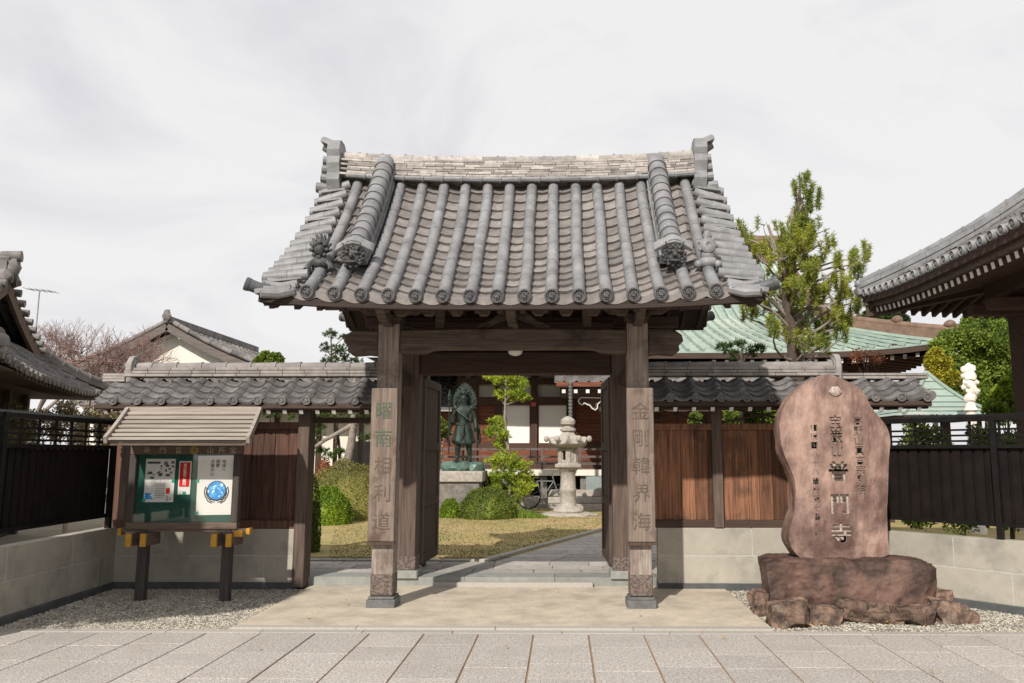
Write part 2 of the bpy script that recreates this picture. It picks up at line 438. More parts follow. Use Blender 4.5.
# ---------------- tiled roof generators ----------------
def field(m, surf, nu, nv, h, seg=6, lip=.03, uoff=0.0, over=.25, jit=.15):
    """grid of tiles: surf(u,t) u,t in 0..1 (t=1 at the eave) gives a point; h(f) relief across one tile"""
    def nrm(u, t):
        e = .004
        a = surf(min(u + e, 1), t) - surf(max(u - e, 0), t); b = surf(u, min(t + e, 1)) - surf(u, max(t - e, 0))
        n = a.cross(b).normalized()
        return n if n.z > 0 else -n
    for i in range(nu):
        for j in range(nv):
            u0, u1 = i / nu, (i + 1) / nu
            t0, t1 = max(0, (j - over) / nv), (j + 1) / nv
            jl = random.uniform(-jit, jit) * lip
            vs = []
            nn = [nrm((u0 + u1) / 2, t0), nrm((u0 + u1) / 2, t1)]
            for q, t in enumerate((t0, t1)):
                for k in range(seg + 1):
                    f = k / seg; u = u0 + (u1 - u0) * f
                    vs.append(surf(u, t) + nn[q] * (h(f) + (lip + jl if q else -.004)))
            for k in range(seg + 1):     # lip going down
                f = k / seg; u = u0 + (u1 - u0) * f
                vs.append(surf(u, t1) + nn[1] * (h(f) + jl - .006))
            n = seg + 1
            fs = [(k, k + 1, n + k + 1, n + k) for k in range(seg)] + [(n + k, n + k + 1, 2 * n + k + 1, 2 * n + k) for k in range(seg)]
            m.add(vs, fs)
S_H = lambda f: (-.035 * math.sin(math.pi * f / .62) if f < .62 else .05 * math.sin(math.pi * (f - .62) / .38))
PAN_H = lambda f: -.04 * math.sin(math.pi * f)
def ring_disc(m, c, ax, r, th=.03):
    """round eave end: rim, sunken field, centre boss"""
    m.lathe([(r * .96, -th), (r, -th * .6), (r, th * .3), (r * .93, th * .5), (r * .80, th * .5), (r * .74, th * .15), (r * .45, th * .15), (r * .38, th * .42), (r * .1, th * .5)], c, 16, ax)
def round_course(m, pts, r, nseg, up=(0, 0, 1), n=10, taper=.012):
    """row of overlapping round cover tiles along pts"""
    pts = [Vector(p) for p in pts]
    L = [0]
    for a, b in zip(pts, pts[1:]): L.append(L[-1] + (b - a).length)
    def at(d):
        d = max(0, min(L[-1], d))
        for i in range(len(pts) - 1):
            if d <= L[i + 1]: return pts[i].lerp(pts[i + 1], (d - L[i]) / (L[i + 1] - L[i]))
        return pts[-1]
    for s in range(nseg):
        a, b = L[-1] * s / nseg, L[-1] * (s + 1) / nseg + .005
        ds = [a, (a + b) / 2, b - .03, b - .025, b]
        m.tube([at(d) for d in ds], [r, r + taper * .3, r + taper * .5, r + taper * 1.1, r + taper * 1.1], n, True, up)
MT['noshi2'] = mat('wall_ridge_tile', (.30, .27, .245), (.19, .175, .165), scale=9, island=.2, rough=.8, bump=.1)
MT['wall_tile2'] = mat('wall_ridge_cap_tile', (.29, .265, .25), (.18, .17, .165), scale=9, island=.16, rough=.75, bump=.1)

# ================= GROUND =================
m = MB(); m.add([(-600, -200, -.03), (600, -200, -.03), (600, 1500, -.03), (-600, 1500, -.03)], [(0, 1, 2, 3)])
m.build('ground', MT['ground'], kind='structure')
# raised garden ground behind the gate line
m = MB(); m.box(-30, 30, 10.28, 60, -.02, .10); m.build('garden_ground', MT['ground'], kind='structure')
# paving: long rows of granite slabs running towards the gate
m = MB(); j = MB()
j.box(-5.4, 7.5, 2.0, 7.60, -.04, -.010); j.build('paving_joints', MT['joint'], kind='structure')
xj0, pw = -1.74, .492
for i in range(-7, 14):
    x0 = xj0 + i * pw + .007; x1 = x0 + pw - .014
    y = 7.48 - random.uniform(0, .12); first = True; y1 = 7.48
    while y1 > 2.1:
        ln = random.choice((.42, .5, .62, .74)); y0 = y1 - ln
        z = random.uniform(-.0015, .0015)
        m.box(x0, x1, y0 + .0035, y1, -.03, z); y1 = y0
m.build('paving', MT['paving'], kind='structure', bevel=.003)
m = MB()
x = -5.4
while x < 7.4:
    w = random.uniform(.8, 1.0); m.box(x + .003, x + w - .003, 7.49, 7.60, -.03, .004); x += w
m.build('paving_border', MT['kerb'], kind='structure', bevel=.003)
# platform under the gate
m = MB(); m.box(-3.06, 1.92, 7.72, 10.02, -.02, .018); m.build('gate_platform', MT['platform'], kind='structure', bevel=.004)
m = MB()
xs = [-3.06, -1.9, -.62, .64, 1.92]
for a, b in zip(xs, xs[1:]): m.box(a + .002, b - .002, 7.603, 7.717, -.02, .021)
m.build('platform_kerb', MT['kerb'], kind='structure', bevel=.004)
# step under the gate posts
m = MB()
for a, b in ((-3.28, -2.2), (-2.197, -1.2), (-1.197, -.1), (-.097, .92), (.923, 1.14)):
    m.box(a, b, 10.0, 10.40, -.02, .118)
m.build('gate_step', MT['blue_stone'], kind='structure', bevel=.006)
m = MB(); m.box(-1.55, .36, 9.90, 9.997, -.02, .07); m.build('low_step', MT['kerb'], kind='structure', bevel=.005)
# gravel beds
def gravel_bed(name, poly, n):
    m = MB(); m.add([(x, y, -.008) for x, y in poly], [tuple(range(len(poly)))])
    o = m.build(name, MT['gravel_bed'], kind='structure')
    m = MB(); xs = [p[0] for p in poly]; ys = [p[1] for p in poly]
    def inside(x, y):
        c = False; k = len(poly)
        for i in range(k):
            a, b = poly[i], poly[(i + 1) % k]
            if (a[1] > y) != (b[1] > y) and x < (b[0] - a[0]) * (y - a[1]) / (b[1] - a[1]) + a[0]: c = not c
        return c
    base = [Vector(v) for v in ((1, 0, 0), (-1, 0, 0), (0, 1, 0), (0, -1, 0), (0, 0, 1))]
    c = 0
    while c < n:
        x, y = random.uniform(min(xs), max(xs)), random.uniform(min(ys), max(ys))
        if not inside(x, y): continue
        c += 1
        s = random.uniform(.006, .014); a = random.uniform(0, 6.28); q = Matrix.Rotation(a, 3, 'Z')
        vs = [Vector((x, y, -.004)) + (q @ Vector((v.x * s * 1.25, v.y * s, v.z * s * .8))) for v in base]
        m.add(vs, [(0, 2, 4), (2, 1, 4), (1, 3, 4), (3, 0, 4)])
    m.build(name + '_pebbles', MT['pebble'], kind='stuff', fixn=False)
gravel_bed('gravel_bed_by_notice_board', [(-5.32, 7.6), (-3.07, 7.6), (-3.07, 9.82), (-5.4, 9.82)], 15000)
gravel_bed('gravel_bed_by_monument', [(1.93, 7.6), (5.3, 7.6), (3.72, 9.5), (3.5, 9.82), (1.93, 9.82)], 11000)
# lawn and path inside
m = MB(); m.add([(-9, 12.0, .106), (9, 12.0, .106), (9, 22.6, .106), (-9, 22.6, .106)], [(0, 1, 2, 3)])
m.build('lawn', MT['lawn'], kind='structure')
m = MB()
for i in range(17000):
    y = 11.4 + 9.5 * random.random() ** 1.5
    x = random.uniform(-3.4, 1.0) * y / 12 * .95 - .2
    if x > -1.2 + (y - 11.3) * .395: continue
    hh = random.uniform(.008, .028); a = random.uniform(0, 6.28); w = random.uniform(.006, .016)
    dx, dy = math.cos(a) * w, math.sin(a) * w
    m.add([(x - dx, y - dy, .105), (x + dx, y + dy, .105), (x + dy * .8, y - dx * .8, .105 + hh)], [(0, 1, 2)])
m.build('lawn_moss', MT['drygrass'], kind='stuff', fixn=False)
m = MB()      # cross path just inside the gate + the diagonal path to the hall
y = 10.42
for row in range(3):
    x = -6.0 + random.uniform(-.3, 0); y1 = y + .34
    while x < 5:
        w = random.uniform(.45, .8); m.box(x + .008, x + w - .008, y + .008, y1 - .008, .08, .116 + random.uniform(-.002, .002)); x += w
    y = y1
k = 0
y = 11.46
while y < 22.5:
    xl = -1.12 + (y - 11.3) * .395; y1 = y + random.uniform(.38, .5); x = xl + .1
    while x < xl + 3.2:
        w = random.uniform(.5, .85)
        s = (y1 - y) * .395
        a, b = x + .01, min(x + w, xl + 3.2) - .01
        m.add([(a, y + .01, .114), (b, y + .01, .114), (b + s, y1 - .01, .114), (a + s, y1 - .01, .114),
               (a, y + .01, .08), (b, y + .01, .08), (b + s, y1 - .01, .08), (a + s, y1 - .01, .08)],
              [(0, 1, 2, 3), (0, 4, 5, 1), (1, 5, 6, 2), (2, 6, 7, 3), (3, 7, 4, 0)]); x += w
    y = y1
m.build('garden_path', MT['path'], kind='structure')
m = MB()
y = 11.4
while y < 22:
    xl = -1.17 + (y - 11.3) * .395; L = random.uniform(.25, .5)
    m.bar((xl, y, .125), (xl + L * .395 * .98, y + L * .96, .125), .09, .05); y += L
x = -6
while x < -1.3:
    L = random.uniform(.25, .5); m.bar((x, 11.5 + .02 * math.sin(x), .115), (x + L * .95, 11.5, .115), .10, .05); x += L
m.build('path_edging', MT['kerb'], kind='structure', bevel=.01)
m = MB(); m.add([(-8, 10.42, .104), (8, 10.42, .104), (8, 11.5, .104), (-8, 11.5, .104)], [(0, 1, 2, 3)]); m.build('path_bed', MT['ground'], kind='structure')

# ================= BOUNDARY WALLS (low block wall) =================
def block_wall(a, b, h, courses, label, joint_off=0.0, blk=1.15, thick=.16, name='block_wall', xs_joint=None):
    """low wall of big smooth blocks from a to b (ground points), front face on the line"""
    a, b = Vector((*a, 0)), Vector((*b, 0)); d = (b - a); L = d.length; d.normalize()
    nrm_ = Vector((d.y, -d.x, 0))      # outward (towards the street)
    t = empty(name, (a + b) / 2, label, 'wall')
    m = MB(); j = MB(); f = MB()
    fh = .075
    ch = (h - fh) / courses
    for c in range(courses):
        z0 = fh + c * ch + (.006 if c else .001); z1 = fh + (c + 1) * ch - (.006 if c < courses - 1 else 0)
        x = -((joint_off + c * blk * .5) % blk)
        while x < L:
            x0, x1 = max(x + .006, 0), min(x + blk - .006, L)
            if x1 - x0 > .02:
                p0, p1 = a + d * x0, a + d * x1
                m.obox((p0 + p1) / 2 - nrm_ * thick / 2 + Vector((0, 0, (z0 + z1) / 2)), d * (x1 - x0) / 2, nrm_ * thick / 2, Vector((0, 0, (z1 - z0) / 2)))
            x += blk
    c0 = (a + b) / 2 - nrm_ * thick / 2
    j.obox(c0 + Vector((0, 0, (h + fh) / 2 - .004)), d * (L / 2 - .003), nrm_ * (thick / 2 - .0025), Vector((0, 0, (h - fh) / 2 - .003)))
    f.obox(c0 + nrm_ * .03 + Vector((0, 0, fh / 2 - .02)), d * L / 2, nrm_ * (thick / 2 + .01), Vector((0, 0, fh / 2 + .018)))
    m.build('blocks', MT['masonry'], t, bevel=.004)
    j.build('mortar', MT['mortar'], t)
    f.build('footing', MT['base'], t, bevel=.004)
    return t
block_wall((-5.50, 9.86), (-3.2, 9.86), .70, 2, 'low grey block wall behind the notice board, left of the gate', .5, 2.4)
block_wall((1.14, 9.86), (3.72, 9.86), .72, 2, 'low beige block wall in full sun between the gate and the monument', 1.5, 1.75)
block_wall((-5.25, 6.6), (-5.42, 9.85), .72, 2, 'low block wall running forward under the black fence on the left edge', .55, 1.15)
block_wall((3.68, 9.55), (5.9, 6.9), .72, 2, 'low block wall running forward under the black fence behind the monument', .9, 1.15)

# ================= BLACK METAL FENCES on the low walls =================
def metal_fence(a, b, label, posts, z0=.72, ztop=2.0):
    a, b = Vector((*a, 0)), Vector((*b, 0)); d = b - a; L = d.length; d.normalize(); n_ = Vector((d.y, -d.x, 0)); Z = Vector((0, 0, 1))
    a = a - n_ * .08; b = b - n_ * .08
    t = empty('metal_fence', a.lerp(b, .5), label, 'fence', 'black metal fences on the low walls')
    for s in posts:
        m = MB(); m.obox(a + d * s + Z * ((z0 + ztop) / 2 - .01) + n_ * .035, d * .03, n_ * .03, Z * ((ztop - z0) / 2 + .015)); m.build('post', MT['black_metal'], t, bevel=.004)
    m = MB(); m.sweep([a + Z * (ztop - .02) - n_ * .01, b + Z * (ztop - .02) - n_ * .01], [(-.06, -.03), (.06, -.03), (.06, .02), (.03, .045), (-.03, .045), (-.06, .02)]); m.build('top_rail', MT['black_metal'], t)
    m = MB()
    for z in (ztop - .14, ztop - .20, ztop - .26): m.bar(a + Z * z, b + Z * z, .02, .022)
    for i in range(int(L / .3)):
        s = .15 + i * .3
        if s < L: m.bar(a + d * s + Z * (ztop - .05), a + d * s + Z * (ztop - .30), .02, .025, up=d)
    m.build('lattice', MT['black_metal'], t)
    m = MB()
    for z in (ztop - .32, z0 + .15): m.bar(a + Z * z + n_ * .012, b + Z * z + n_ * .012, .045, .04)
    m.build('rail', MT['black_metal'], t)
    m = MB(); s = 0; path = []
    prof = []
    while s < L:          # ribbed sheet
        for ds, o in ((0, 0), (.085, 0), (.09, -.022), (.115, -.022), (.12, 0)):
            if s + ds < L: prof.append((s + ds, o))
        s += .12
    vs = []
    for s_, o in prof:
        q = a + d * s_ - n_ * (.005 - o); vs += [q + Z * (z0 + .14), q + Z * (ztop - .33)]
    m.add(vs, [(2 * i, 2 * i + 2, 2 * i + 3, 2 * i + 1) for i in range(len(prof) - 1)])
    o = m.build('ribbed_panel', MT['panel_metal'], t, fixn=False)
    so = o.modifiers.new('Solidify', 'SOLIDIFY'); so.thickness = .006
    return t
metal_fence((-5.25, 6.6), (-5.42, 9.8), 'black ribbed metal fence with slotted top on the left edge', (.04, 1.02, 3.14))
metal_fence((3.68, 9.55), (5.9, 6.9), 'black ribbed metal fence with slotted top behind the red monument', (.06, 1.30, 2.55), ztop=2.0)

# ================= SIDE WALLS of the gate: posts, boards, tiled roof =================
def wall_roof(t, x0, x1, yE, zE, yR, zR, ncol, rows, hipL=False, hipR=False, ridge=(None, None)):
    """double-pitched tiled coping"""
    def sf(u, v): return Vector((x0 + (x1 - x0) * u, yR - .07 + (yE - yR + .07) * v, zR - .10 + (zE - zR + .10) * v - .015 * math.sin(math.pi * v)))
    def sb(u, v):
        p = sf(u, v); return Vector((p.x, 2 * yR - p.y, p.z))
    m = MB(); field(m, sf, ncol, rows, S_H, seg=8, lip=.028, jit=.3); field(m, sb, ncol, rows, S_H, seg=6, lip=.028)
    tiles = m.build('tile_roof', MT['wall_tile'], t, smooth=True, crease=50)
    w = (x1 - x0) / ncol
    for i in range(ncol + 1):
        d = MB(); x = x0 + (i + .81) * w
        if x > x1 + .02: continue
        ring_disc(d, (x, yE - .015, zE + .015), (0, -1, -.1), .052, .03); d.build('eave_end_tile', MT['wall_tile'], tiles, smooth=True)
    m = MB()       # boards under the tiles
    for f_ in (sf, sb):
        n0 = (f_(0, 0) + Vector((0, 0, -.05)), f_(1, 0) + Vector((0, 0, -.05)), f_(1, 1) + Vector((0, 0, -.05)), f_(0, 1) + Vector((0, 0, -.05)))
        m.add(list(n0) + [p + Vector((0, 0, -.025)) for p in n0], [(0, 1, 2, 3), (7, 6, 5, 4), (0, 4, 5, 1), (1, 5, 6, 2), (2, 6, 7, 3), (3, 7, 4, 0)])
    m.box(x0, x1, yE + .01, yE + .05, zE - .085, zE - .025)
    m.build('eave_board', MT['wood_dark'], t)
    # ridge
    rx0, rx1 = ridge
    m = MB()
    for k, (wd, z) in enumerate(((.13, -.06), (.115, -.02), (.10, .02))):
        x = rx0
        while x < rx1:
            L = min(random.uniform(.26, .30), rx1 - x)
            for sgn in (-1, 1):
                m.box(x + .002, x + L - .002, yR + (sgn * wd if sgn < 0 else 0), yR + (sgn * wd if sgn > 0 else 0), zR + z, zR + z + .034 + random.uniform(-.002, .002))
            x += L
    rd = m.build('ridge', MT['noshi2'], t, bevel=.004)
    m = MB(); round_course(m, [(rx0, yR, zR + .065), (rx1, yR, zR + .065)], .058, max(2, int((rx1 - rx0) / .29)), n=12)
    m.build('ridge_cap', MT['wall_tile2'], t, smooth=True, crease=40)
    return sf

def ridge_end(t, x, y, z, s=1.0):
    m = MB()
    pts = [(-.10 * s, -.14 * s), (-.13 * s, .05 * s), (-.12 * s, .15 * s), (-.07 * s, .215 * s), (0, .235 * s), (.07 * s, .215 * s), (.12 * s, .15 * s), (.13 * s, .05 * s), (.10 * s, -.14 * s)]
    m.prism(pts, -.035, .035, lambda a, b, d: Vector((x + d, y + a, z + b)))
    m.prism([(p[0] * .78, p[1] * .78) for p in pts], -.05, .05, lambda a, b, d: Vector((x + d, y + a, z + b)))
    m.tube([(x - .02, y, z + .10 * s), (x - .1, y, z + .11 * s)], .05 * s, 12)
    return m.build('ridge_end_tile', MT['wall_tile2'], t, bevel=.006)

def white_rafters(t, xs, yE, zE, yR, zR):
    m = MB(); w = MB()
    for x in xs:
        A = Vector((x, yE + .055, zE - .115)); B = Vector((x, yR, zR - .12))
        r = MB(); r.bar(A, B, .045, .055, up=(1, 0, 0)) if False else r.bar(A, B, .045, .055)
        o = r.build('rafter', MT['wood_dark'], t)
        c = MB(); d = (A - B).normalized(); c.bar(A, A + d * .006, .047, .057); c.build('white_rafter_end', MT['white'], o)

# ---- left side wall
t = empty('side_wall', (-3.9, 10.0, 0), 'tile roofed wooden side wall left of the gate, behind the notice board, with an open bay beside the gate', 'wall')
wall_roof(t, -5.62, -2.13, 9.52, 2.215, 10.02, 2.62, 12, 4, ridge=(-5.5, -2.05))
ridge_end(t, -5.44, 10.02, 2.60, 1.0)
m = MB()
for z in (2.50, 2.535, 2.57): m.box(-5.78, -5.50, 9.93, 10.11, z, z + .032)
m.build('end_ridge', MT['noshi2'], t, bevel=.004)
white_rafters(t, [-5.5 + i * .197 for i in range(18)], 9.52, 2.215, 10.02, 2.62)
for x in (-5.38, -3.17):
    m = MB(); m.box(x - .07, x + .07, 9.80 if x > -4 else 9.9, 10.06, .02, 2.3); m.build('post', MT['post2'], t, bevel=.008)
m = MB(); m.box(-5.5, -2.0, 9.93, 10.07, 2.17, 2.29); m.box(-5.5, -2.0, 9.70, 9.77, 2.12, 2.19); m.build('wall_plate', MT['wood_dark'], t, bevel=.006)
m = MB(); m.box(-3.1, -2.05, 9.96, 10.02, 1.98, 2.05); m.build('open_bay_rail', MT['wood_dark'], t, bevel=.004)
m = MB(); m.box(-5.6, -3.245, 9.86, 9.98, .70, .80); m.box(-5.6, -3.245, 9.88, 9.97, 1.90, 1.99); m.build('rail', MT['plank_dk'], t, bevel=.006)
def planks(t, x0, x1, y, z0, z1, mt, w=.16):
    m = MB(); x = x0
    while x < x1 - .01:
        q = min(w + random.uniform(-.02, .02), x1 - x)
        m.box(x + .002, x + q - .002, y - .012 + random.uniform(-.004, .004), y + .014, z0, z1); x += q
    b = MB(); b.box(x0, x1, y + .018, y + .030, z0, z1); b.build('backing_board', MT['wood_dark_z'], t)
    return m.build('board_panel', mt, t, bevel=.003)
planks(t, -5.6, -3.245, 9.92, .80, 1.90, MT['plank_dk'])
m = MB(); m.box(-5.3, -3.245, 9.94, 9.96, 1.99, 2.17); 
for i in range(10):
    x = -5.2 + i * .2; m.bar((x, 9.93, 1.98), (x, 9.93, 2.18), .02, .03, up=(1, 0, 0))
# ---- right side wall
t2 = empty('side_wall', (2.6, 10.0, 0), 'tile roofed wooden side wall right of the gate, behind the red monument, with cross-braced openings', 'wall')
wall_roof(t2, 1.03, 4.36, 9.52, 2.245, 10.02, 2.62, 11, 4, ridge=(1.0, 3.42))
ridge_end(t2, 3.42, 10.02, 2.62, .95)
m = MB()
for k, (wd, z) in enumerate(((.12, -.05), (.105, -.01))):
    x = 3.46
    while x < 4.3: m.box(x + .002, x + .26, 10.02 - wd, 10.02 + wd, 2.57 + z, 2.602 + z); x += .264
m.build('low_ridge', MT['noshi2'], t2, bevel=.004)
m = MB(); round_course(m, [(4.26, 9.98, 2.50), (4.32, 9.75, 2.37), (4.37, 9.54, 2.28)], .05, 2, n=12); m.build('hip_ridge', MT['wall_tile2'], t2, smooth=True)
white_rafters(t2, [1.12 + i * .222 for i in range(15)], 9.52, 2.245, 10.02, 2.62)
for x in (1.88, 3.62):
    m = MB(); m.box(x - .06, x + .06, 9.84, 10.02, .72, 2.3); m.build('post', MT['post2'], t2, bevel=.008)
m = MB(); m.box(1.0, 4.4, 9.93, 10.07, 2.19, 2.31); m.box(1.0, 4.4, 9.70, 9.77, 2.14, 2.21); m.build('wall_plate', MT['wood_dark'], t2, bevel=.006)
m = MB(); m.box(1.1, 3.7, 9.87, 9.98, .72, .81); m.build('sill_rail', MT['wood_dark'], t2, bevel=.006)
m = MB(); m.box(1.1, 3.7, 9.88, 9.97, 1.89, 1.97); m.build('upper_rail', MT['plank'], t2, bevel=.006)
planks(t2, 1.12, 1.82, 9.92, .81, 1.89, MT['plank_md'] if 'plank_md' in MT else MT['plank'])
planks(t2, 1.94, 3.7, 9.92, .81, 1.89, MT['plank'], .15)
for a, b in ((1.05, 1.80), (1.95, 3.0), (3.0, 3.6)):
    m = MB(); m.bar((a, 9.94, 1.98), (b, 9.94, 2.18), .022, .022); m.build('brace', MT['wood_dark'], t2)
    m = MB(); m.bar((a, 9.965, 2.18), (b, 9.965, 1.98), .022, .022); m.build('brace', MT['wood_dark'], t2)
    m = MB(); m.box((a + b) / 2 - .012, (a + b) / 2 + .012, 9.98, 10.0, 1.97, 2.19); m.build('strut', MT['wood_dark'], t2)

# ================= THE GATE =================
gate = empty('temple_gate', (-.52, 9.4, .018), 'large weathered timber gate with a steep grey tiled roof and open doors', 'gate')
RC, RY = -.5, 9.42
def gs(x, t, s=1):          # main roof surface; t: 0 ridge .. 1 eave; s=1 front, -1 back
    w = abs(x - RC) / 2.5
    if s < 0: t = t * .80
    z = 4.90 - 1.80 * t - .14 * math.sin(math.pi * t) + .10 * (w ** 3) * t * t + .05 * w ** 2 * (1 - t)
    return Vector((x, RY - s * 1.80 * t, z))
XL, XR = RC - 2.11 - .06, RC + 2.11 + .06     # tile area (16 covers at .264)
XL, XR = RC - 8 * .264 - .03, RC + 8 * .264 + .03
roof = None
m = MB()
for s_ in (1, -1):
    field(m, lambda u, v, s_=s_: gs(XL + (XR - XL) * u, .02 + .98 * v, s_), 17, 15, PAN_H, seg=6, lip=.03, jit=.25)
roof = m.build('tile_roof', MT['pan'], gate, smooth=True, crease=45)
m = MB()
colx = [RC + (i - 7.5) * .264 for i in range(16)]
for i_, x in enumerate(colx):
    for s_ in (1, -1):
        xw = random.uniform(-.008, .008); pts = [gs(x + xw * math.sin(k * .9 + i_) , .02 + .985 * k / 10, s_) + Vector((0, 0, .035 + random.uniform(-.004, .004))) for k in range(11)]
        round_course(m, pts, .061, 7, n=12, taper=.0035)
m.build('cover_tiles', MT['tile'], roof, smooth=True, crease=40)
for x in colx:
    d = MB(); p = gs(x, 1.0) + Vector((0, -.03, .015)); ring_disc(d, p, (0, -1, -.25), .070, .05)
    for k in range(10):
        a = k * math.tau / 10; d.blob(p + Vector((math.cos(a) * .044, -.03 , math.sin(a) * .044)), .006, 1, 0)
    d.tube([p + Vector((.022, -.028, .0)), p + Vector((.012, -.03, .02)), p + Vector((-.012, -.03, .018)), p + Vector((-.02, -.03, -.004))], [.009, .008, .006, .003], 6)
    d.tube([p + Vector((-.022, -.028, -.004)), p + Vector((-.008, -.03, -.022)), p + Vector((.014, -.03, -.018))], [.009, .007, .003], 6)
    d.build('eave_end_tile', MT['disc'], roof, smooth=True, crease=35)
# front lip of pan tiles + eave boards
for s_ in (1, -1):
    m = MB(); 
    N = 17 * 6
    vs = []
    for i in range(N + 1):
        x = XL + (XR - XL) * i / N; f = (i % 6) / 6
        p = gs(x, 1.0, s_) + Vector((0, -.012 * s_, 0)); h = PAN_H(f)
        vs += [p + Vector((0, 0, h + .032)), p + Vector((0, 0, h - .035)), p + Vector((0, .03 * s_, h - .035)), p + Vector((0, .03 * s_, h + .03))]
    m.add(vs, [(4 * i + a, 4 * i + (a + 1) % 4, 4 * i + 4 + (a + 1) % 4, 4 * i + 4 + a) for i in range(N) for a in range(4)])
    m.build('eave_lip', MT['pan'], roof)
# verge: short cover tiles pointing outwards, both ends
for sx in (-1, 1):
    xe = XL if sx < 0 else XR
    m = MB()
    for s_ in (1, -1):
        n = 12
        for k in range(n):
            t_ = .07 + k * .072
            p = gs(xe, t_, s_) + Vector((0, 0, .045))
            q = p + Vector((sx * (.27 + .10 * t_), -.03 * s_ * t_, -.135 + .105 * t_ + random.uniform(-.008, .008)))
            p = p + Vector((-sx * .08, 0, .01))
            m.tube([p, p.lerp(q, .45), p.lerp(q, .46), q], [.056, .06, .066, .068], 12)
            m.tube([q, q + Vector((sx * .012, 0, 0))], [.055, .05], 12)
            # pan pieces between
            b = gs(xe, t_ + .036, s_)
            m.sweep([b + Vector((-sx * .05, 0, .03)), b + Vector((sx * (.22 + .13 * t_), 0, -.01))], [(-.07, .02), (0, -.015), (.07, .02), (.07, 0), (0, -.035), (-.07, 0)])
    m.build('verge_tiles', MT['tile'], roof, smooth=True, crease=40)
    for s_ in (1, -1):     # flared corner with horn tile
        m = MB()
        for k in range(4):
            a = gs(xe, .90 + .035 * k, s_) + Vector((-sx * .02, 0, .02 - .0 * k))
            b = a + Vector((sx * (.32 - .02 * k), -s_ * .05 * k, .0 - .02 * k))
            m.tube([a, a.lerp(b, .5) + Vector((0, 0, -.02)), b], [.05, .045, .04], 8)
        c = gs(xe, .985, s_)
        m.sweep([c + Vector((0, 0, .03)), c + Vector((sx * .2, -s_ * .02, .0)), c + Vector((sx * .33, -s_ * .02, -.02))], [(-.1, .015), (.1, .015), (.1, -.03), (-.1, -.03)])
        m.build('corner_tiles', MT['tile'], roof, smooth=True, crease=40)
        m = MB(); c = gs(xe, .97, s_)
        hp = [c + Vector((sx * .22, -s_ * .05, -.01)), c + Vector((sx * .32, -s_ * .08, .0)), c + Vector((sx * .41, -s_ * .11, .03))]
        m.tube(hp, [.055, .058, .062], 14)
        ax = (hp[2] - hp[1]).normalized(); ring_disc(m, hp[2] + ax * .01, ax, .068, .03)
        m.build('horn_tile', MT['horn'] if 'horn' in MT else MT['tile'], roof, smooth=True, crease=35)
# main ridge
ridge = None
def rz(x): w = abs(x - RC) / 2.2; return .0 + .075 * w ** 2.4
m = MB()
hts = [.0, .033, .066, .099, .132, .165, .198, .231]
for k, h0 in enumerate(hts):
    wd = .20 - k * .011
    for sgn in (-1, 1):
        x = RC - 2.21 + (k % 2) * .11
        while x < RC + 2.10:
            L = min(random.choice((.15, .20, .24, .28)), RC + 2.10 - x); xm = x + L / 2
            z = 4.865 + h0 * (1 + .03 * rz(xm)) + rz(xm)
            d0 = (rz(x + L) - rz(x)) / L
            ax = Vector((L / 2 - .002, 0, d0 * L / 2)); o = random.uniform(-.004, .004)
            m.obox((xm, RY + sgn * (wd / 2 + o), z + .016 + random.uniform(-.003, .003)), ax, Vector((0, wd / 2, 0)), Vector((0, 0, .0135)))
            x += L
ridge = m.build('ridge', MT['noshi'], roof, bevel=.004)
m = MB()
pts = [Vector((RC - 2.19 + 4.28 * i / 24, RY, 5.145 + rz(RC - 2.19 + 4.28 * i / 24))) for i in range(25)]
round_course(m, pts, .07, 15, n=12, taper=.007)
for i in range(15):
    x = RC - 2.0 + i * .285; m.blob((x, RY, 5.225 + rz(x)), (.02, .014, .012), 1, 0)
m.build('ridge_cap', MT['noshi'], roof, smooth=True, crease=40)
m = MB(); pts = [Vector((RC - 2.1 + 4.2 * i / 16, RY - .19, 4.86 + rz(RC - 2.1 + 4.2 * i / 16))) for i in range(17)]
round_course(m, pts, .028, 18, n=8); m.build('ridge_foot_course', MT['tile'], roof, smooth=True)
# ridge end ornaments
for sx in (-1, 1):
    x = RC - .05 + sx * 2.22; z0 = 4.76
    m = MB()
    out = [(-.20, -.02), (-.25, .10), (-.20, .2), (-.22, .32), (-.17, .42), (-.19, .50), (-.12, .62), (0, .64), (.12, .62), (.19, .50), (.17, .42), (.22, .32), (.20, .2), (.25, .1), (.2, -.02)]
    m.prism(out, -.10, .05, lambda a, b, d: Vector((x + sx * (d + b * .06), RY + a, z0 + b)))
    m.prism([(a * .8, .04 + b * .85) for a, b in out], -.06, .065, lambda a, b, d: Vector((x + sx * (d + b * .06), RY + a, z0 + b)))
    for k, (hz, L, r) in enumerate(((.02, .20, .062), (.14, .15, .055), (.25, .14, .055), (.36, .13, .055))):
        for yy in (-.12, .0, .12):
            m.tube([(x, RY + yy, z0 + hz), (x + sx * L, RY + yy * 1.2, z0 + hz + .01)], [r * .9, r], 10)
        m.box(x - .06 if sx < 0 else x - .02, x + .02 if sx < 0 else x + .06, RY - .2, RY + .2, z0 + hz - .045, z0 + hz - .025)
    # finial: upturned round tile
    m.sweep([(x - sx * .06, RY, z0 + .60), (x + sx * .06, RY, z0 + .605), (x + sx * .17, RY, z0 + .655)], [(-.13, -.03), (.13, -.03), (.13, .02), (.07, .055), (-.07, .055), (-.13, .02)])
    m.tube([(x - sx * .03, RY, z0 + .53), (x + sx * .10, RY, z0 + .56), (x + sx * .16, RY, z0 + .60)], [.06, .06, .055], 12)
    m.build('ridge_end_ornament', MT['tile'], roof, smooth=True, crease=30)
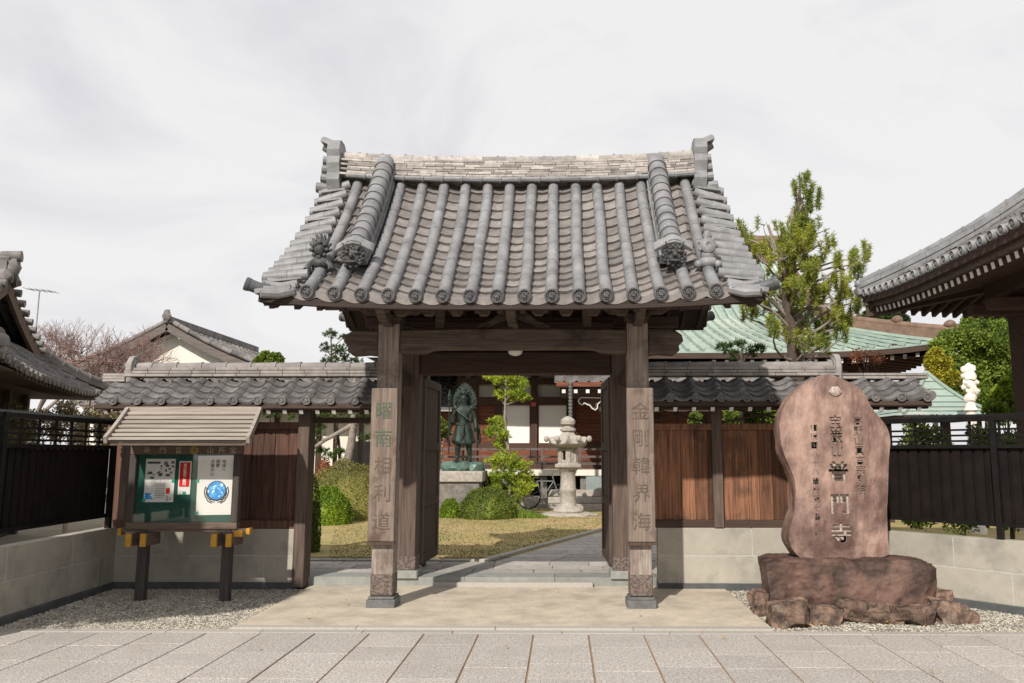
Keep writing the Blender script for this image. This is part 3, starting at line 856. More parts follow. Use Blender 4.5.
# descending ridges with demon tiles
for sx, cx in ((-1, colx[1] + .085), (1, colx[14] - .085)):
    for s_ in (1, -1):
        pts = [gs(cx, .03 + .70 * k / 14, s_) for k in range(15)]
        g = MB()
        for lvl, wd in enumerate((.115, .10, .108, .092)):
            base = lvl * .045 + .05
            for seg in range(7):
                a, b = pts[seg * 2], pts[min(seg * 2 + 2, 14)]
                up = Vector((0, 0, 1)); tt = (b - a).normalized(); nn = Vector((1, 0, 0)).cross(tt); nn = nn if nn.z > 0 else -nn
                aa = a.lerp(b, .01 + .0 * lvl); bb = a.lerp(b, .99)
                g.obox((aa + bb) / 2 + nn * (base + .02), (bb - aa) / 2, Vector((wd + random.uniform(-.004, .004), 0, 0)), nn * .020)
        dr = g.build('descending_ridge', MT['tile'], roof, bevel=.003)
        g = MB(); tt = (pts[-1] - pts[0]).normalized(); nn = Vector((1, 0, 0)).cross(tt); nn = nn if nn.z > 0 else -nn
        cp = [p + nn * .235 for p in pts]
        cp = [cp[0] + (cp[0] - cp[1]) * .6 + Vector((0, 0, .03))] + cp
        round_course(g, cp, .098, 12, n=16, taper=.014)
        g.build('descending_ridge_cap', MT['tile'], roof, smooth=True, crease=35)
        e = pts[-1] + nn * .17 + tt * .02
        # demon tile: hood + dark face
        g = MB(); fy = -s_
        g.sweep([e + Vector((0, 0, .10)) - tt * .06, e + Vector((0, .0, .09)) + tt * .05], [(-.20, .0), (-.15, .035), (-.07, .085), (0, .105), (.07, .085), (.15, .035), (.20, .0), (.19, -.035), (.08, .02), (-.08, .02), (-.19, -.035)])
        g.build('ornament_hood', MT['tile'], roof, bevel=.005)
        g = MB(); c = e + Vector((0, fy * .04, -.02))
        g.blob(c, (.10, .07, .10), 3, .35, 4, cx)
        for q in range(26):
            a = q * math.tau / 26; rr = .088 + .02 * (q % 2)
            g.blob(c + Vector((math.cos(a) * rr, fy * .03, math.sin(a) * rr * .95)), (.024, .03, .024), 1, .2, 3, q)
        for ex in (-.05, .05): g.blob(c + Vector((ex, fy * .075, .035)), (.03, .022, .022), 1, 0); g.tube([c + Vector((ex, fy * .06, .07)), c + Vector((ex * 1.9, fy * .09, .13))], [.02, .006], 6)
        g.blob(c + Vector((0, fy * .09, -.0)), (.028, .03, .035), 1, 0)
        g.blob(c + Vector((0, fy * .075, -.06)), (.07, .025, .018), 1, 0)
        g.build('demon_face_tile', MT['dark_tile'], roof, smooth=True, crease=60)
# small guardian ornaments on the outermost cover tiles
for sx, cx in ((-1, colx[0]), (1, colx[15])):
    b = gs(cx, .80) + Vector((0, 0, .09))
    m = MB()
    if sx < 0:
        for q in range(9):
            a = math.pi * (q / 8) ; m.tube([b + Vector((0, -.01, .15)), b + Vector((math.cos(a) * .12, -.02, .17 + math.sin(a) * .17))], [.045, .012], 7)
        m.blob(b + Vector((0, -.05, .16)), .058, 2, .3, 5, 3)
        for q in range(8):
            a = q * math.tau / 8; m.blob(b + Vector((math.cos(a) * .075, -.055, .16 + math.sin(a) * .075)), .026, 1, .1)
        m.blob(b + Vector((0, 0, .04)), (.11, .08, .07), 2, .3, 4, 2)
        for ex in (-.11, .11): m.tube([b + Vector((ex * .4, 0, .06)), b + Vector((ex, -.03, .0)), b + Vector((ex * 1.15, -.05, -.05))], [.04, .03, .035], 7)
    else:
        m.blob(b + Vector((0, 0, .02)), (.10, .09, .07), 2, .15, 3, 2)
        m.blob(b + Vector((0, -.0, .10)), (.075, .07, .08), 2, .1, 3, 5)
        m.lathe([(.02, -.02), (.07, -.015), (.085, .01), (.07, .03), (.03, .035), (.015, .02)], b + Vector((0, -.05, .19)), 12, (0, -1, .1))
        for q in range(7):
            a = q * math.tau / 7; m.blob(b + Vector((math.cos(a) * .085, -.04, .19 + math.sin(a) * .085)), (.028, .02, .028), 1, 0)
        m.blob(b + Vector((0, 0, .30)), (.05, .04, .06), 2, .2, 4, 1)
        for ex in (-.1, .1): m.blob(b + Vector((ex, -.02, .0)), (.05, .06, .05), 1, 0)
    m.build('guardian_ornament', MT['dark_tile'] if sx < 0 else MT['tile'], roof, smooth=True, crease=50,
            label='dark leafy guardian tile at the left end of the gate eave' if sx < 0 else 'pale flower shaped guardian tile at the right end of the gate eave')

# under-roof timbers
m = MB()
for s_ in (1, -1):
    a = [gs(XL - .25, 1, s_), gs(XR + .25, 1, s_)]
    y0 = RY - s_ * (1.76 if s_ > 0 else 1.40); zb = 3.035 if s_ > 0 else 3.27
    vs = [Vector((XL - .28, y0, zb)), Vector((XR + .28, y0, zb)), Vector((XR + .28, RY, 3.95)), Vector((XL - .28, RY, 3.95))]
    vs += [v + Vector((0, 0, .03)) for v in vs]
    m.add(vs, [(0, 1, 2, 3), (7, 6, 5, 4), (0, 4, 5, 1), (1, 5, 6, 2), (2, 6, 7, 3), (3, 7, 4, 0)])
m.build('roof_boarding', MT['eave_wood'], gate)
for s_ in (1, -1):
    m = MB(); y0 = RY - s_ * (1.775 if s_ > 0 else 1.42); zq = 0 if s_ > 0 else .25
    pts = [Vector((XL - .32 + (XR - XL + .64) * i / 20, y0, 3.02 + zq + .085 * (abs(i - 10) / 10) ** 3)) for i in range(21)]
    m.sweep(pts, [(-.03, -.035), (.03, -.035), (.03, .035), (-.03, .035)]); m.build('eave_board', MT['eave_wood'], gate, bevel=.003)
    for i in range(22):
        x = XL - .2 + (XR - XL + .4) * i / 21
        r = MB(); r.bar((x, RY - s_ * (1.70 if s_ > 0 else 1.36), 3.0 + zq + .06 * (abs(i - 10.5) / 10.5) ** 3), (x, RY, 3.88), .055, .075); r.build('rafter', MT['wood_dark'], gate)
for sx in (-1, 1):      # gable boards
    xe = (XL - .22) if sx < 0 else (XR + .22)
    for s_ in (1, -1):
        m = MB(); pts = [gs(xe, .05 + .93 * k / 8, s_) + Vector((0, 0, -.16 + .06 * (k / 8) ** 2)) for k in range(9)]
        m.sweep(pts, [(-.025, -.11), (.025, -.11), (.025, .11), (-.025, .11)]); m.build('gable_board', MT['wood_dark'], gate)
        m = MB(); p = gs(xe, .93, s_); m.prism([(-.2, .0), (.0, .0), (.04, -.09), (-.02, -.16), (-.10, -.17), (-.16, -.1)], -.03, .03, lambda a, b, d: Vector((xe + d + sx * .06, p.y - s_ * (a + .08), p.z - .04 + b))); m.build('gable_board_tip', MT['wood_dark'], gate)
    m = MB(); m.prism([(-1.5, 3.2), (1.25, 3.3), (.8, 3.85), (0, 4.7), (-.85, 3.8)], -.02, .02, lambda a, b, d: Vector((RC + sx * 1.55 + d, RY + a, b))); m.build('gable_panel', MT['wood_dark'], gate)
for y, z in ((8.28, 3.17), (8.715, 3.27), (9.42, 3.62), (10.15, 3.27), (10.6, 3.30)):
    m = MB(); m.box(RC - 2.02, RC + 1.98, y - .06, y + .06, z - .06, z + .07); m.build('purlin', MT['wood_dark'], gate, bevel=.008)
GX = (-1.895, .815)
# posts
for i, x in enumerate(GX):
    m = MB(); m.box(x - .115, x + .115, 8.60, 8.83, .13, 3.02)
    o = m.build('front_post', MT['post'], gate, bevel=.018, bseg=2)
    b = MB(); b.box(x - .15, x + .15, 8.565, 8.865, .015, .10); b.box(x - .135, x + .135, 8.58, 8.85, .10, .128)
    b.build('post_shoe', MT['grey_metal'], o, bevel=.006)
    b = MB(); b.box(x - .119, x + .119, 8.596, 8.834, .135, .36)
    b.build('base_fitting', MT['copper'], o, bevel=.01)
    y = 10.0; mx = -1.955 if i == 0 else .765
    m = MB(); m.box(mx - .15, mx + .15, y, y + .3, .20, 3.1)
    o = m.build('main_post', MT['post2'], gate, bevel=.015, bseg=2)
    b = MB(); b.box(mx - .155, mx + .155, y - .005, y + .305, .20, .36); b.build('base_fitting', MT['copper'], o)
    b = MB(); b.box(mx - .19, mx + .19, y - .04, y + .34, .10, .198); b.build('stone_base', MT['blue_stone'], o, bevel=.01)
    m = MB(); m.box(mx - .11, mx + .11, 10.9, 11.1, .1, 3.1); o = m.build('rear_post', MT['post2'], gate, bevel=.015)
    # tie beams running front to back
    for z in (2.52, 3.0):
        m = MB(); m.box(mx - .05 if i else mx - .05, mx + .05, 8.835, 9.998, z - .07, z + .07); m.build('tie_beam', MT['wood_dark'], gate, bevel=.006)
    m = MB(); m.box(mx - .05, mx + .05, 10.302, 10.9, 2.45, 2.59); m.build('tie_beam', MT['wood_dark'], gate, bevel=.006)
# side panels of the gate passage (low sill between front and main post)
# front rainbow beam
m = MB(); N = 28; top = []; bot = []
for k in range(N + 1):
    u = k / N; x = -1.775 + (.70 + 1.775) * u; e = min(u, 1 - u)
    arch = 0 if e < .10 else min(1, (e - .10) / .05) * .045
    top.append((x, 2.955 - .015 * abs(2 * u - 1) ** 2)); bot.append((x, 2.69 + arch))
m.prism(top + bot[::-1], 8.62, 8.81, lambda a, b, d: Vector((a, d, b)))
m.build('front_beam', MT['beam'], gate, bevel=.012, bseg=2)
for sx, x in ((-1, -2.012), (1, .932)):      # carved nosings outside the posts
    m = MB(); pr = [(0, .27), (.30, .27), (.37, .22), (.385, .15), (.33, .10), (.345, .05), (.28, .0), (.12, .012), (0, .0)]
    m.prism(pr, 8.63, 8.80, lambda a, b, d: Vector((x + sx * a, d, 2.665 + b))); m.build('beam_nosing', MT['beam'], gate, bevel=.015, bseg=2)
m = MB(); N = 20
m.box(-2.3, 1.25, 9.90, 9.998, 2.93, 3.10); m.build('head_beam', MT['wood_dark'], gate, bevel=.01)
m = MB(); m.box(-1.803, .613, 10.03, 10.27, 2.60, 2.88); m.build('lintel', MT['wood_dark'], gate, bevel=.012)
m = MB(); m.box(-1.803, .613, 10.08, 10.22, 2.88, 3.2); m.build('lintel_panel', MT['wood_dark'], gate)
m = MB(); m.box(-1.8, .61, 9.36, 9.52, 2.98, 3.16); m.build('middle_beam', MT['wood_dark'], gate, bevel=.01)
m = MB(); m.lathe([(.085, .03), (.085, 0), (.08, -.02), (.055, -.045), (.02, -.055)], (-.53, 8.9, 2.745), 20); m.lathe([(.03, .3), (.03, .02)], (-.53, 8.9, 2.745), 8)
m.build('ceiling_lamp', MT['lamp'], gate, smooth=True, label='small round white lamp under the front beam')
# bracket sets on the front posts and between
def bracket(x, y, z, full=True):
    t = MB()
    t.prism([(-.09, 0), (-.13, .07), (-.13, .12), (.13, .12), (.13, .07), (.09, 0)], y - .12, y + .12, lambda a, b, d: Vector((x + a, d, z + b)))
    if full:
        t.prism([(-.36, .215), (-.36, .175), (-.28, .125), (.28, .125), (.36, .175), (.36, .215)], y - .05, y + .05, lambda a, b, d: Vector((x + a, d, z + b)))
        for q in (-.29, 0, .29): t.prism([(-.05, .217), (-.075, .25), (-.075, .28), (.075, .28), (.075, .25), (.05, .217)], y - .07, y + .07, lambda a, b, d: Vector((x + q + a, d, z + b)))
    return t.build('bracket', MT['beam2'] if 'beam2' in MT else MT['beam'], gate, bevel=.005)
for x in (GX[0], GX[1]): bracket(x, 8.715, 3.02 - .02)
# frog-leg strut with carved panel in the centre
m = MB(); c = -.54
pr = [(-.42, 0), (-.40, .05), (-.26, .10), (-.14, .20), (-.08, .22), (.08, .22), (.14, .20), (.26, .10), (.40, .05), (.42, 0), (.28, 0), (.16, .08), (0, .13), (-.16, .08), (-.28, 0)]
m.prism(pr, 8.67, 8.76, lambda a, b, d: Vector((c + a, d, 2.955 + b))); m.build('frog_leg_strut', MT['beam'], gate, bevel=.008)
for x in (-1.35, .27):
    m = MB(); m.box(x - .05, x + .05, 8.67, 8.76, 2.95, 3.22); m.build('short_strut', MT['beam'], gate, bevel=.006)
for x in [-1.7 + i * .29 for i in range(9)]:
    if abs(x + .54) > .1:
        m = MB(); m.prism([(-.04, 0), (-.07, .04), (-.07, .07), (.07, .07), (.07, .04), (.04, 0)], 8.22, 8.34, lambda a, b, d: Vector((x + a, d, 3.04 + b))); m.build('bearing_block', MT['beam'], gate, bevel=.004)
for x in (GX[0], c, GX[1]):
    m = MB(); m.prism([(8.05, 3.19), (8.02, 3.12), (8.12, 3.08), (8.3, 2.99), (8.62, 2.97), (8.62, 3.1), (8.3, 3.1)], -.05, .05, lambda a, b, d: Vector((x + d, a, b))); m.build('cantilever_arm', MT['beam'], gate, bevel=.006)
# name boards
for i, (x, z0, z1, txt, lab) in enumerate(((-1.905, .66, 2.30, '曜南相利道', 'reddish name board carved with a column of characters on the left front post'),
                                        (.825, .66, 2.30, '金剛韓界海', 'brown name board carved with a column of characters on the right front post'))):
    m = MB(); w = .142
    m.box(x - w, x + w, 8.535, 8.592, z0 + .03, z1)
    nb = m.build('name_board', MT['board'], gate, bevel=.012, bseg=2, label=lab)
    m = MB(); m.box(x - w - .004, x + w + .004, 8.530, 8.596, z0, z0 + .028); m.build('board_edge', MT['wood_dark_z'], nb)
    st_ = (z1 - z0 - .2) / len(txt)
    for k, ch in enumerate(txt):
        m = MB(); glyph_add(m, ch, x, z1 - .10 - st_ * (k + .5), .20, 8.5345, .004, -.001); m.build('carved_character', MT['green_ink' if (i == 0 and k < 2) else 'faded_ink'], nb, fixn=False)
# door leaves, opened inwards
for sx, hx in ((-1, -1.845), (1, .655)):
    a = Vector((hx - sx * .03, 10.335, 0)); ang = R(2.5)
    d = Vector((-sx * math.sin(ang), math.cos(ang), 0)); n_ = Vector((d.y, -d.x, 0)); W = 1.06; Z = Vector((0, 0, 1))
    m = MB()
    k = 0
    while k * .118 < W - .01:
        m.obox(a + d * (k * .118 + .059) + Z * 1.40, d * .0575, n_ * .014, Z * 1.16); k += 1
    leaf = m.build('door_leaf', MT['wood_dark_z'], gate, bevel=.003)
    for z in (.27, .98, 1.7, 2.53):
        m = MB(); m.obox(a + d * W / 2 + Z * z, d * W / 2, n_ * .035, Z * .055); m.build('door_rail', MT['wood_dark'], leaf, bevel=.005)
    for s_ in (.04, W - .04):
        m = MB(); m.obox(a + d * s_ + Z * 1.4, d * .045, n_ * .037, Z * 1.17); m.build('door_stile', MT['post2'], leaf, bevel=.005)

# ================= NOTICE BOARD =================
nb = empty('notice_board', (-4.28, 9.05, 0), 'roofed wooden notice board with green felt back and three posters, standing on gravel', 'notice board')
L0, R0, YF, YB = -4.87, -3.62, 9.02, 9.13
for x in (-4.67, -3.73):
    m = MB(); m.box(x - .05, x + .05, 9.03, 9.13, -.02, .76)
    lg = m.build('leg', MT['nb_wood_z'], nb, bevel=.006)
    for o_ in (-.095, .065):
        m = MB(); m.box(x + o_, x + o_ + .055, 8.86, 9.20, .60, .735)
        a = m.build('support_arm', MT['nb_wood'], nb, bevel=.003)
        e = MB(); e.box(x + o_ - .002, x + o_ + .057, 8.852, 8.885, .598, .737); e.build('painted_end', MT['gold'], a, bevel=.003)
m = MB(); m.box(L0 - .05, R0 + .10, 9.04, 9.12, .74, .775)
a = m.build('sill_beam', MT['nb_wood'], nb)
for q in ((L0 - .085, L0 - .05, 9.035, 9.125, .70, .78), (R0 + .10, R0 + .14, 9.035, 9.125, .715, .78)):
    e = MB(); e.box(*q); e.build('painted_end', MT['gold'], a)
e = MB(); e.box(R0 + .01, R0 + .10, 8.93, 8.975, .70, .765); e.build('painted_end', MT['gold'], a)
m = MB(); m.box(L0, R0, YF, YB, .77, .845); m.build('frame_bottom', MT['nb_wood'], nb, bevel=.006)
m = MB(); m.box(L0, R0, YF, YB, 1.595, 1.76); m.build('frame_top', MT['nb_wood'], nb, bevel=.006)
for a_, b_ in ((L0, L0 + .075), (R0 - .075, R0)):
    m = MB(); m.box(a_, b_, YF - .002, YB, .847, 1.593); m.build('frame_side', MT['nb_wood_z'], nb, bevel=.006)
m = MB(); m.box(L0 + .077, R0 - .077, 9.07, 9.10, .848, 1.592); m.build('felt_panel', MT['green_board'], nb)
m = MB(); m.box(L0 + .077, R0 - .077, 9.028, 9.032, .848, 1.592); m.build('glass_pane', MT['glass'], nb)
m = MB(); m.box(L0 + .01, R0 - .01, 9.101, 9.128, .78, 1.75); m.build('back_board', MT['nb_wood'], nb)
# header letters, right to left
for ch, x in zip('寺門普山巌宝', (-4.735, -4.555, -4.375, -4.015, -3.885, -3.76)):
    m = MB(); glyph_add(m, ch, x + .055, 1.643, .078, YF - .001, .006, .0012); m.build('header_character', MT['brass_dull'], nb, fixn=False)
m = MB(); c = Vector((-4.14, YF - .004, 1.643))
n = 28
for r0, r1 in ((.036, .046), (.017, .025)):
    vs = []
    for i in range(n):
        a = i * math.tau / n
        for rr in (r0, r1):
            for d in (0, -.006): vs.append(c + Vector((math.cos(a) * rr, d, math.sin(a) * rr)))
    m.add(vs, [(4 * i + p, 4 * i + q, 4 * ((i + 1) % n) + q, 4 * ((i + 1) % n) + p) for i in range(n) for p, q in ((0, 1), (1, 3), (3, 2), (2, 0))])
for a in range(4):
    v = Vector((math.cos(a * math.pi / 2 + .78), 0, math.sin(a * math.pi / 2 + .78))); m.bar(c + v * .018, c + v * .04, .006, .006, up=(0, 1, 0))
m.build('round_crest', MT['goldleaf'], nb, fixn=False)
# roof: stepped boards on curved side boards
m = MB(); N = 7
pf = [(8.52 + .60 * (k / N), 1.735 + .35 * (k / N) + .05 * ((k / N) ** 2 - k / N)) for k in range(N + 1)]
def shx(y): return -.11 * (y - 8.52) / .6
for k in range(N):
    (y0, z0), (y1, z1) = pf[k], pf[k + 1]
    sL, sR = -4.86 + shx(y0), -3.36 + shx(y0)
    tL, tR = -4.86 + shx(y1 + .02), -3.36 + shx(y1 + .02)
    vs = [(sL, y0, z0 + .034), (sR, y0 , z0 + .034), (tR, y1 + .02, z1 + .006), (tL, y1 + .02, z1 + .006),
          (sL, y0, z0 + .012), (sR, y0, z0 + .012), (tR, y1 + .02, z1 - .004), (tL, y1 + .02, z1 - .004)]
    m.add(vs, [(0, 1, 2, 3), (4, 7, 6, 5), (0, 4, 5, 1), (1, 5, 6, 2), (2, 6, 7, 3), (3, 7, 4, 0)])
m.box(-4.99, -3.45, 9.10, 9.18, 2.07, 2.135)
for k in range(N):
    (y0, z0), (y1, z1) = pf[k], pf[k + 1]
    if k == 0: y0 += .04
    a0_, a1_ = shx(y0), shx(y1)
    vs = [(-4.85 + a0_, y0, z0 - .004), (-3.37 + a0_, y0, z0 - .004), (-3.37 + a1_, y1, z1 - .006), (-4.85 + a1_, y1, z1 - .006)]
    m.add(vs + [(x, y, z - .01) for x, y, z in vs], [(0, 1, 2, 3), (7, 6, 5, 4), (0, 4, 5, 1), (1, 5, 6, 2), (2, 6, 7, 3), (3, 7, 4, 0)])
rf = m.build('roof', MT['nb_roof'], nb, bevel=.002)
for sx in (-4.875, -3.345):
    m = MB(); m.sweep([(sx + shx(y), y - .01, z + .01) for y, z in pf], [(-.018, -.035), (.018, -.035), (.018, .04), (-.018, .04)], up=(0, 0, 1)); m.build('bargeboard', MT['nb_roof'], rf)
m = MB(); m.box(-4.88, -3.38, 8.56, 8.59, 1.69, 1.715)
for k in range(9): m.bar((-4.8 + k * .17, 8.57, 1.70), (-4.85 + k * .17, 9.1, 2.03), .03, .03)
m.bar((-4.8, 9.12, 1.76), (-4.8, 9.12, 2.07), .05, .05, up=(1, 0, 0)); m.bar((-3.7, 9.12, 1.76), (-3.7, 9.12, 2.07), .05, .05, up=(1, 0, 0))
m.build('roof_frame', MT['nb_wood'], nb)
PS = .06
# posters (lie on the felt: things of their own)
def sheet(name, x0, x1, z0, z1, mt, label, tilt=0.0, cat='poster'):
    x0 += PS; x1 += PS; c = Vector(((x0 + x1) / 2, 9.066, (z0 + z1) / 2)); m = MB()
    m.obox(c, Matrix.Rotation(tilt, 3, 'Y') @ Vector(((x1 - x0) / 2, 0, 0)), Vector((0, .0012, 0)), Matrix.Rotation(tilt, 3, 'Y') @ Vector((0, 0, (z1 - z0) / 2)))
    return m.build(name, mt, loc=c, label=label, cat=cat, group='posters pinned in the notice board')
YS = 9.0640
_box, _ct = MB.box, column_text
MB.box = lambda s, x0, x1, *a, **k: _box(s, x0 + PS, x1 + PS, *a, **k)
column_text = lambda m, t, cx, *a, **k: _ct(m, t, cx + PS, *a, **k)
# poster 1: flyer with black print
p1 = sheet('poster', -4.765, -4.43, 1.065, 1.545, MT['paper'], 'cream flyer with grey printed photographs and a small blue picture, leftmost on the notice board')
m = MB(); random.seed(21)
m.box(-4.745, -4.60, YS - .001, YS, 1.49, 1.515); 
for k in range(34) if False else range(34):
    x = random.uniform(-4.75, -4.47); z = random.uniform(1.31, 1.50); w = random.uniform(.01, .05)
    if x > -4.60 or z < 1.40: m.box(x, min(x + w, -4.44), YS - .0014 - .0001 * k, YS - .0004, z, z + random.uniform(.006, .03))
m.build('printed_photo', MT['inkgrey'], p1)
m = MB(); m.box(-4.755, -4.66, YS - .002, YS - .0004, 1.095, 1.165); m.build('blue_picture', MT['blue_dk'] if 'blue_dk' in MT else MT['blue'], p1)
m = MB()
for k in range(5): column_text(m, '普門寺行事案内', -4.63 + k * .022, 1.28, 1.10, YS, .001, size=.017)
column_text(m, '写経', -4.50, 1.13, 1.08, YS, .001, size=.028); column_text(m, '会', -4.465, 1.13, 1.08, YS, .001, size=.028)
m.build('small_print', MT['ink'], p1, fixn=False)
m = MB(); m.box(-4.515, -4.475, YS - .002, YS - .0004, 1.16, 1.22); m.build('red_mark', MT['red'], p1)
# poster 2: red strip
p2_ = sheet('poster', -4.385, -4.245, 1.15, 1.52, MT['paper'], 'narrow red vertical poster with white characters, between the two white sheets')
m = MB(); m.box(-4.372, -4.258, YS - .002, YS - .0004, 1.235, 1.505); m.build('red_field', MT['red'], p2_)
m = MB(); column_text(m, '写経会のご案内', -4.315, 1.49, 1.25, YS - .002, .001, size=.040, bold=.0012); m.build('lettering', MT['paper'], p2_, fixn=False)
# poster 3: globe in two hands
p3_ = sheet('poster', -4.17, -3.745, 925 / 1000, 1.58, MT['paper'], 'large white poster of a blue globe held in two hands, rightmost on the notice board', R(-1.0))
gx, gz = -3.945 + PS, 1.19
m = MB(); m.lathe([(.112, -.0008), (.112, .0008)], (gx, YS - .0012, gz), 40, (0, -1, 0)); m.build('globe_outline', MT['navy'] if 'navy' in MT else MT['ink'], p3_)
m = MB(); m.lathe([(.099, -.0006), (.099, .001)], (gx, YS - .0028, gz + .004), 40, (0, -1, 0)); m.build('globe', MT['blue'], p3_)
def stroke(m, pts, w):
    for a, b in zip(pts, pts[1:]):
        a = Vector((a[0], YS - .002, a[1])); b = Vector((b[0], YS - .002, b[1])); m.bar(a, b + (b - a).normalized() * .003, w, .0016 , up=(0, -1, 0))
m = MB()
for s in (-1, 1):
    stroke(m, [(gx + s * .125, gz + .045), (gx + s * .137, gz - .01), (gx + s * .125, gz - .06), (gx + s * .09, gz - .115), (gx + s * .05, gz - .135)], .010)
    stroke(m, [(gx + s * .11, gz + .02), (gx + s * .116, gz - .03), (gx + s * .10, gz - .07), (gx + s * .06, gz - .115), (gx + s * .02, gz - .125)], .009)
    stroke(m, [(gx + s * .125, gz + .045), (gx + s * .11, gz + .02)], .006)
    stroke(m, [(gx + s * .08, gz - .06), (gx + s * .09, gz - .085), (gx + s * .055, gz - .10)], .005)
m.build('drawn_hands', MT['ink'], p3_)
m = MB()
column_text(m, '地球へ', -3.895 + .02, 1.54, 1.40, YS - .0006, .001, size=.048, bold=.0008); column_text(m, '感謝', -3.945, 1.54, 1.45, YS - .0006, .001, size=.048, bold=.0008); column_text(m, '合掌の心', -4.005, 1.54, 1.355, YS - .0006, .001, size=.048, bold=.0008)
m.build('lettering', MT['ink'], p3_, fixn=False)
m = MB()
for x, z in ((-4.165, 1.30), (-4.155, .945), (-4.44, 1.30), (-4.76, 1.085), (-4.31, 1.165)): m.box(x - .017, x + .017, YS - .006, YS - .003, z - .017, z + .017)
m.build('green_tape', MT['tape'], nb)
MB.box, column_text = _box, _ct
random.seed(11)

# ================= STONE MONUMENT =================
def hull_rock(m, c, s, npts=16, seed=0, sub=3, amp=.02, freq=6, boxy=.75, jit=.25, tilt=0, fine=.16):
    rnd = random.Random(seed); bm = bmesh.new(); c = Vector(c)
    for sx in (-1, 1):
        for sy in (-1, 1):
            for sz in (-1, 1):
                for _ in range(max(1, npts // 8)):
                    k = [rnd.uniform(boxy, 1) if rnd.random() < .75 else rnd.uniform(.2, 1) for _ in range(3)]
                    if max(k) < .9: k[rnd.randrange(3)] = 1
                    bm.verts.new((sx * k[0] * s[0], sy * k[1] * s[1], sz * k[2] * s[2] + tilt * sx * k[0] * s[0]))
    res = bmesh.ops.convex_hull(bm, input=bm.verts)
    bmesh.ops.delete(bm, geom=[v for v in bm.verts if not v.link_faces], context='VERTS')
    bmesh.ops.dissolve_limit(bm, angle_limit=R(9), verts=bm.verts, edges=bm.edges)
    bmesh.ops.triangulate(bm, faces=bm.faces)
    for _ in range(sub): bmesh.ops.subdivide_edges(bm, edges=[e for e in bm.edges if e.calc_length() > min(s) * fine], cuts=1, use_grid_fill=True); bmesh.ops.triangulate(bm, faces=bm.faces)
    o = Vector((seed * 3.3, seed * 1.1, 0))
    for v in bm.verts:
        w = v.co + o
        v.co += noise.noise_vector(w * freq) * amp + noise.noise_vector(w * freq * 3) * amp * .45 + noise.noise_vector(w * freq * 8) * amp * .2 + noise.noise_vector(w * 1.5) * amp * 1.5
    bm.verts.index_update()
    m.add([c + v.co for v in bm.verts], [[q.index for q in f.verts] for f in bm.faces]); bm.free(); return m
base_rock = None
def rock_outline(name, poly, y0, y1, mt, amp=.05, freq=2.2, seed=0, label=None, cat='rock', group=None, parent=None, step=.06, bulge=.12, loc=None, fine=.012, flat_front=False, boxy=False):
    """rounded slab with the outline poly (x,z) between the planes y0 (front) and y1 (back)"""
    P2 = []
    n = len(poly)
    for i in range(n):
        a, b = Vector(poly[i]), Vector(poly[(i + 1) % n]); L = (b - a).length; k = max(1, int(L / step))
        for q in range(k): P2.append(a.lerp(b, q / k))
    for _ in range(2): P2 = [(P2[i - 1] + P2[i] * 2 + P2[(i + 1) % len(P2)]) / 4 for i in range(len(P2))]
    c = sum(P2, Vector((0, 0))) / len(P2); N = len(P2); m = MB()
    d = y1 - y0; yc = (y0 + y1) / 2
    rings = [(y0, k / 8, 1) for k in range(1, 8)] 
    vs = []
    lay = []
    for s in [.12, .3, .48, .64, .78, .88, .95]: lay.append((s, y0 + bulge * .25 * d * (s ** 4)))
    lay += [(.99, y0 + .10 * d), (1.0, y0 + .28 * d), (1.0, y0 + .5 * d), (1.0, y0 + .72 * d), (.985, y0 + .9 * d)]
    for s in [.93, .8, .6, .3]: lay.append((s, y1))
    if boxy:
        lay = [(s_, y0 + .02 * d * s_) for s_ in (.12, .3, .48, .64, .78, .9, .97)] + [(1.0, y0 + .03 * d)] + [(1.0, y0 + q * d) for q in (.12, .24, .36, .48, .6, .72, .84, .95)] + [(s_, y1) for s_ in (.95, .8, .6, .3)]
    o = Vector((seed * 7.7, seed * 3.1, seed * 1.9))
    for s, y in lay:
        for p in P2:
            q = c + (p - c) * s
            v = Vector((q.x, y, q.y))
            w = noise.cell_vector(v * freq * 1.7 + o * .3 + noise.noise_vector(v * 2) * .6) * 0 + noise.noise_vector(v * freq + o) * amp + noise.noise_vector(v * freq * 4 + o) * fine * 1.6 + noise.noise_vector(v * freq * 11 + o) * fine * .5
            if flat_front and y < y0 + .02 * d + bulge * .25 * d: w = Vector((w.x * .2, w.y * (.22 if s < .9 else .5), w.z * .2))
            vs.append(v + w)
    fs = []
    for r_ in range(len(lay) - 1):
        for i in range(N): fs.append((r_ * N + i, r_ * N + (i + 1) % N, (r_ + 1) * N + (i + 1) % N, (r_ + 1) * N + i))
    fs.append(tuple(range(N))); fs.append(tuple(range((len(lay) - 1) * N, len(lay) * N)))
    m.add(vs, fs)
    return m.build(name, mt, parent, smooth=True, loc=loc, label=label, cat=cat, group=group, crease=38)
def PX(pts, Y): return [(P(a, b, Y).x, P(a, b, Y).z) for a, b in pts]
slab = PX([(799, 560), (820, 560), (846, 560), (870, 559), (892, 558), (889, 540), (888, 513), (889, 491), (890, 465), (892, 440), (890, 430), (882, 418), (871, 406), (866, 391), (856, 384), (846, 379), (832, 373), (822, 374), (808, 381), (795, 390), (784, 404), (779, 420), (780, 440), (785, 458), (793, 474), (796, 486), (795, 510), (790, 528), (788, 544)], 8.38)
mon = rock_outline('stone_monument', slab, 8.36, 8.70, MT['stone_red'], amp=.022, freq=2.6, seed=3, cat='stone monument', label='tall reddish upright stone monument engraved with three columns of characters', loc=(2.85, 8.5, .58), step=.045, bulge=.5, flat_front=True, fine=.009)
